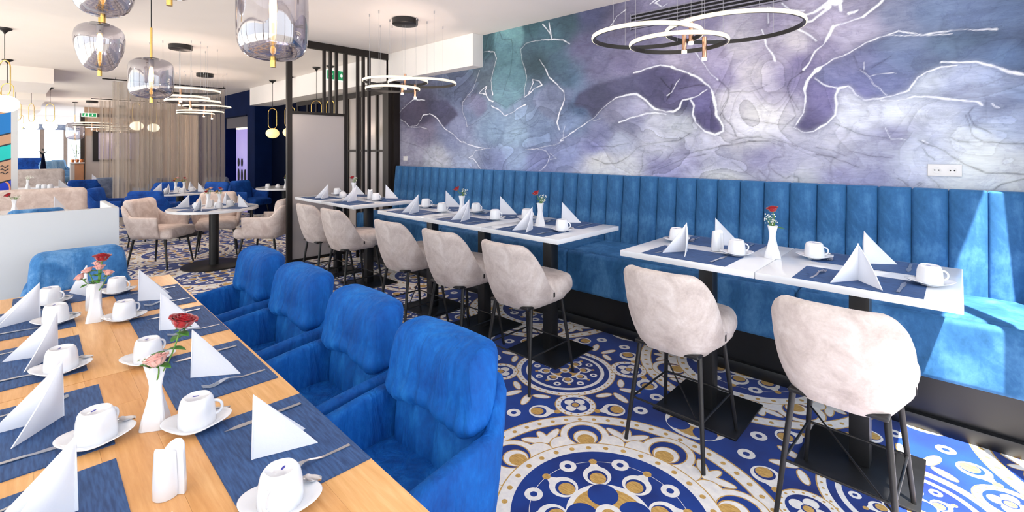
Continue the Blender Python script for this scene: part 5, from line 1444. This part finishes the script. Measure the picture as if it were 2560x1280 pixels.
wv = [((-0.67, 2.585), 'nearest white table', (0.0, 0.0, 0.088), ((0.05, 0.6, 0.07),), 31), ((-2.13, 2.555), 'near end of the middle white table', (-0.030, -0.015, 0.075), ((0.5, 2.6, 0.05), (0.5, 0.5, 0.045)), 32), ((-2.92, 2.52), 'far end of the middle white table', (-0.045, -0.02, 0.06), ((0.6, 0.5, 0.05),), 33), ((-4.97, 2.69), 'farthest white table', (-0.02, -0.01, 0.06), ((0.4, 2.6, 0.05), (0.6, 0.5, 0.05)), 34)]
for q, w_, hd, lv, sd in wv:
    c = bar(*q); VA.put((c[0], c[1], WT+0.0006), 0.4, 'white twisted vase on the ' + w_, 'vase', 'white twisted vases')
    m_ = WT + 0.1725
    rose((c[0], c[1], m_), 'red rose in the vase on the ' + w_, hd, 0.026, seed=sd, leaves=lv, group='red roses on the white tables')
    filler((c[0], c[1], m_), 'white filler sprig in the vase on the ' + w_, (0.035, -0.008, -0.008) if sd == 31 else (0.028, 0.02, 0.014), 34, sd, hi=0.065)
# round tables
def round_set(c, names, group, n=4, rot=0.0, flowers=None, seed=50):
    z = 0.7505
    for k in range(n):
        a = rot + 2*PI*k/n; px, py = c[0]+0.315*math.cos(a), c[1]+0.315*math.sin(a)
        mat_at((px, py), z, a + PI/2, 'dark placemat %s of the %s' % (names[k], group), 'placemats on round tables', (0.78, 0.82, 1))
        napkin_at((c[0]+0.30*math.cos(a+0.08), c[1]+0.30*math.sin(a+0.08)), z+0.0032, a - PI/2 + 0.35, 'white folded napkin %s of the %s' % (names[k], group), 'napkins on round tables', k % 3)
        q = (c[0]+0.185*math.cos(a+0.8), c[1]+0.185*math.sin(a+0.8))
        CU.put((q[0], q[1], z+0.0035), a, 'small white cup %s of the %s' % (names[k], group), 'cup', 'cups on round tables')
    for j in range(2):
        q = (c[0] + 0.05*(1-2*j), c[1] + 0.05*(1-2*j))
        VA.put((q[0], q[1], z+0.0006), j*0.7, 'white twisted vase, %s of the pair on the %s' % (('left', 'right')[j], group), 'vase', 'white vases on round tables')
        for i in range(3):
            t = 2.1*i + j
            rose((q[0], q[1], z+0.1735), '%s %s flower, %s vase of the %s' % (('tall', 'middle', 'low')[i], ('red', 'pink', 'cream')[(i+j) % 3], ('left', 'right')[j], group), (0.03*math.cos(t), 0.03*math.sin(t), 0.075-0.022*i), 0.021,
                 ('petal_red', 'petal_pink', 'dried_tan')[(i+j) % 3], ((0.5, t, 0.05), (0.7, t+2, 0.04)), seed+3*j+i, group='flowers on round tables')
round_set(RT, ('at the left', 'at the front', 'at the right', 'at the back'), 'round table among beige armchairs', 4, R(223))
round_set(R2, ('at the left', 'at the front', 'at the right', 'at the back'), 'round table before the curtain', 4, R(223), seed=70)
# odds and ends on the far tables
z = 0.7505
PO.put((-9.62, 3.62, z+0.0005), 0, 'lidded white pot on the small table beside the screen', 'sugar pot', 'lidded sugar pots')
CU.put((-9.85, 3.52, z+0.0005), 0, 'white cup on the small table beside the screen', 'cup', 'cups on round tables')
VA.put((-9.50, 3.72, z+0.0006), 0, 'white vase on the small table beside the screen', 'vase', 'white vases on round tables')
filler((-9.50, 3.72, z+0.173), 'dry sprig in the vase beside the screen', (0.03, 0, 0), 20, 91, 'dried_tan', hi=0.09)
VA.put((-7.88, 0.075, z+0.0006), 0, 'white vase on the table behind the partition', 'vase', 'white vases on round tables')
rose((-7.88, 0.075, z+0.173), 'red rose above the white partition at the left edge', (-0.02, -0.05, 0.05), 0.030, seed=95, leaves=((0.5, 0.8, 0.05), (0.6, 1.8, 0.05)), group='flowers on round tables')
filler((-7.88, 0.075, z+0.173), 'white sprig above the white partition at the left edge', (0.03, 0.03, 0.03), 20, 96, hi=0.05)
NK[1].put((-8.2, 0.42, z+0.0006), R(60), 'white napkin tip above the white partition', 'napkin', 'napkins on round tables')
VA.put((-12.95, 0.30, z+0.0006), 0, 'white vase in front of the taupe bench', 'vase', 'white vases on round tables')
filler((-12.95, 0.30, z+0.173), 'leafy white sprig in front of the taupe bench', (0.07, 0.02, 0.02), 30, 97, size=0.008, hi=0.07)
NK[0].put((-12.85, 0.72, z+0.0006), R(30), 'white napkin before the navy armchair seen from behind', 'napkin', 'napkins on round tables')
for k, (x, y) in enumerate(((-12.9, 0.45), (-12.8, 0.52), (-12.75, 0.60))):
    CU.put((x, y, z+0.0005), k, ('leftmost', 'middle', 'rightmost')[k] + ' white cup before the taupe bench', 'cup', 'cups on round tables')
NK[0].put((-14.85, 1.40, z+0.0006), R(30), 'white napkin at the left edge of the curtain', 'napkin', 'napkins on round tables')
CU.put((-14.75, 1.55, z+0.0005), 0, 'white cup at the left edge of the curtain', 'cup', 'cups on round tables')

# ---------------------------------------------------------------- curtains and the far end
def curtain(label, x, y0, y1, seed, fold=0.17):
    root = thing('sheer_curtain', label, 'curtain', (x, (y0+y1)/2, 0), group='sheer curtains')
    rnd = random.Random(seed); n = int((y1-y0)/0.012); rows = []
    ph = 0.0; xs = []
    for i in range(n+1):
        ph += 2*PI/(fold/0.012)*rnd.uniform(0.55, 1.45)
        xs.append((y0 + (y1-y0)*i/n - (y0+y1)/2, 0.065*math.sin(ph) + 0.018*math.sin(ph*2.3)))
    for k in range(7):
        f = k/6; z = 0.02 + (CEIL-0.10)*f
        rows.append([(dx*(1.0+0.25*(1-f)), y, z) for y, dx in xs])
    MB().grid(rows).build('cloth', 'sheer_taupe', root, smooth=180)
    MB().tube([(0, y0-(y0+y1)/2-0.15, CEIL-0.045), (0, y1-(y0+y1)/2+0.02, CEIL-0.045)], 0.012, 8).build('rail', 'black_metal', root)
    k = y0 + 0.05
    while k < y1:
        MB().cyl((0, k-(y0+y1)/2, CEIL-0.045), (0, k-(y0+y1)/2, CEIL-0.001), 0.006, n=6).build('rail_bracket', 'black_metal', root)
        k += 0.62
    return root
curtain('wide sheer taupe curtain before the navy wall', -11.9, 1.42, 3.34, 1)
curtain('narrow far sheer taupe curtain at the left of the wide one', -16.8, 1.72, 3.6, 2)
tv = thing('wall_screen', 'dark framed wall screen behind the curtain', 'screen', (-20.95, 2.62, 1.60))
MB().box(-0.03, 0.03, -0.62, 0.62, -0.50, 0.50).build('frame', 'dark_hole', tv, bevel=0.005)
MB().box(0.031, 0.036, -0.48, 0.60, -0.44, 0.46).build('display', 'screen', tv)
def exit_sign(label, loc, rz, w, h):
    root = thing('exit_sign', label, 'sign', loc, rz, 'green exit signs')
    MB().box(-w/2, w/2, -0.012, 0.012, -h/2, h/2).build('housing', 'exit_white', root, bevel=0.002)
    f = MB().box(-w*0.02, w*0.47, -0.0145, -0.0125, -h*0.42, h*0.42).build('green_field', 'exit_green', root)
    # arrow
    m = MB().prism([(-0.05, -0.2), (0.16, -0.2), (0.16, -0.42), (0.46, 0.0), (0.16, 0.42), (0.16, 0.2), (-0.05, 0.2)], 0, 1)
    m.v = [(w*0.20 + a*h*0.45, -0.0165 + 0.0015*c, b_*h*0.6) for a, b_, c in m.v]; m.build('arrow', 'exit_white', root)
    # running figure and door
    MB().box(-w*0.44, -w*0.10, -0.0145, -0.0125, -h*0.40, h*0.40).build('door_field', 'exit_green', root)
    fg = root
    def limb(name, a, c_, t=0.016):
        m = MB().cyl((a[0]*h-w*0.27, -0.0155, a[1]*h), (c_[0]*h-w*0.27, -0.0155, c_[1]*h), t*h*3, n=6); return m.build(name, 'exit_white', fg)
    m = MB().ball((-w*0.27+0.03*h, -0.0155, 0.27*h), 0.07*h, n=8, m=6); m.build('figure_head', 'exit_white', fg)
    limb('figure_body', (0.0, 0.18), (-0.06, -0.06)); limb('figure_arm', (0.0, 0.14), (0.18, 0.05)); limb('figure_leg', (-0.06, -0.06), (0.10, -0.28)); limb('figure_leg', (-0.06, -0.06), (-0.22, -0.24))
    MB().cyl((0, 0, h/2), (0, 0, CEIL-loc[2]-0.002), 0.008, n=6).build('hanger', 'steel', root)
    return root
exit_sign('green exit sign behind the upper slats of the screen', (-7.15, 3.57, 2.66), R(90), 0.34, 0.17)
exit_sign('small green exit sign near the far end of the room', (-18.9, 1.72, 2.52), R(90), 0.34, 0.12)
# colourful panel at the left edge
ap = thing('painted_panel', 'free-standing panel painted in tan, blue and turquoise stripes', 'panel', (-9.6, 0.06, 0))
for nm, c in (('paint_tan', '#c49c80'), ('paint_blue', '#0a78c8'), ('paint_turq', '#10c8c4'), ('paint_deep', '#0c3cd0'), ('paint_line', '#1c2c3c'), ('paint_orange', '#e8a070')): simple(nm, c, 0.6)
MB().box(-0.03, 0.0, -0.9, 0.0, 0.0, 2.12).build('board', 'paint_tan', ap)
MB().box(-0.035, 0.012, 0.0, 0.065, 0.0, 2.12).build('edge_post', 'panel_white', ap)
def stripe(mat, zs, n_='stripe'):
    m = MB(); R_ = [[], []]
    for i in range(13):
        y = -0.9 + 0.9*i/12; w = 0.05*math.sin(i*0.55)
        R_[0].append((0.002, y, zs[0]+w)); R_[1].append((0.002, y, zs[1]+w))
    m.sheet(R_, 0.0015, None, (-1,0,0)); m.build(n_, mat, ap, smooth=0)
for mat, a, b in (('paint_blue', 1.72, 2.0), ('paint_line', 1.70, 1.72), ('paint_turq', 1.36, 1.55), ('paint_line', 1.55, 1.57), ('paint_line', 1.34, 1.36), ('paint_deep', 0.62, 1.05), ('paint_line', 1.05, 1.07)): stripe(mat, (a, b))
m = MB(); pts = [(0.006, -0.06 + 0.05*math.cos(t), 0.95 + 0.10*math.sin(t)) for t in [R(-80 + 160*k/12) for k in range(13)]]
m.tube(pts, 0.010, 6).build('painted_arc', 'paint_orange', ap)
for k in range(3):
    m = MB(); m.tube([(0.006, -0.10 + 0.015*j, 1.17 + 0.045*k + 0.015*math.sin(j*1.6)) for j in range(6)], 0.005, 5).build('painted_squiggle', 'paint_line', ap)
# counter with bowls and branches near the far window
ct = thing('service_counter', 'brown panelled service counter near the far window', 'counter', (-18.9, 1.60, 0))
MB().box(-0.35, 0.0, -0.195, 0.0, 0.0, 1.08).build('front_panel', 'brown_panel', ct, bevel=0.004)
MB().box(-0.37, 0.0, -0.28, -0.196, 0.0, 1.08).build('side_panel', 'grey_wall', ct, bevel=0.004)
MB().box(-0.40, 0.03, -0.31, 0.02, 1.0805, 1.11).build('counter_top', 'white_laminate', ct, bevel=0.004)
bowl_me = MB().lathe([(0.018, 0.0), (0.034, 0.005), (0.045, 0.05), (0.043, 0.09), (0.040, 0.09), (0.040, 0.05), (0.022, 0.012), (0.001, 0.01)], 20).mesh('copper_bowl', 'copper')
for k, y in enumerate((1.37, 1.465, 1.56)):
    tag(link('copper_bowl', bowl_me, None, (-18.98, y, 1.1105)), ('left', 'middle', 'right')[k] + ' copper bowl on the far counter', 'bowl', 'copper bowls on the far counter')
def twigs(label, loc, n, h, seed, mat='leaf_dark'):
    root = thing('branch_arrangement', label, 'plant', loc); rnd = random.Random(seed); m = MB(); l_ = MB()
    for k in range(n):
        a = rnd.uniform(0, 2*PI); t = Vector((0.35*h*math.cos(a)*rnd.random(), 0.35*h*math.sin(a)*rnd.random(), h*rnd.uniform(0.5, 1)))
        m.tube([(0,0,0), t*0.5 + Vector((0,0,0.05*h)), t], 0.004, 4)
        for j in range(4): leafm(l_, t*rnd.uniform(0.5, 1), (rnd.uniform(-1,1), rnd.uniform(-1,1), 0.2), 0.09*h/0.6, 0.035)
    tag(m.build('twigs', 'stem_green', root, smooth=0), kind='stuff'); tag(l_.build('leaves', mat, root, smooth=0), kind='stuff')
    return root
simple('leaf_dark', '#2a3438', 0.7, var=0.3, scale=20)
twigs('dark leafy branches standing on the far counter', (-19.16, 1.46, 1.1105), 7, 0.55, 5)
pl = thing('dark_plant', 'slender dark potted plant between the sofa and the bar chairs', 'plant', (-18.6, 0.735, 0))
MB().lathe([(0.09, 0.0), (0.10, 0.02), (0.085, 0.6), (0.06, 1.0), (0.035, 1.25), (0.025, 1.36)], 20).build('tall_pot', 'navy_dark', pl)
m = MB(); rnd = random.Random(9)
for k in range(14):
    a = rnd.uniform(0, 2*PI); leafm(m, (0.02*math.cos(a), 0.02*math.sin(a), 1.34+0.12*rnd.random()), (math.cos(a), math.sin(a), rnd.uniform(0.2, 1.5)), 0.16, 0.04)
tag(m.build('leaves', 'leaf_dark', pl, smooth=180), kind='stuff')
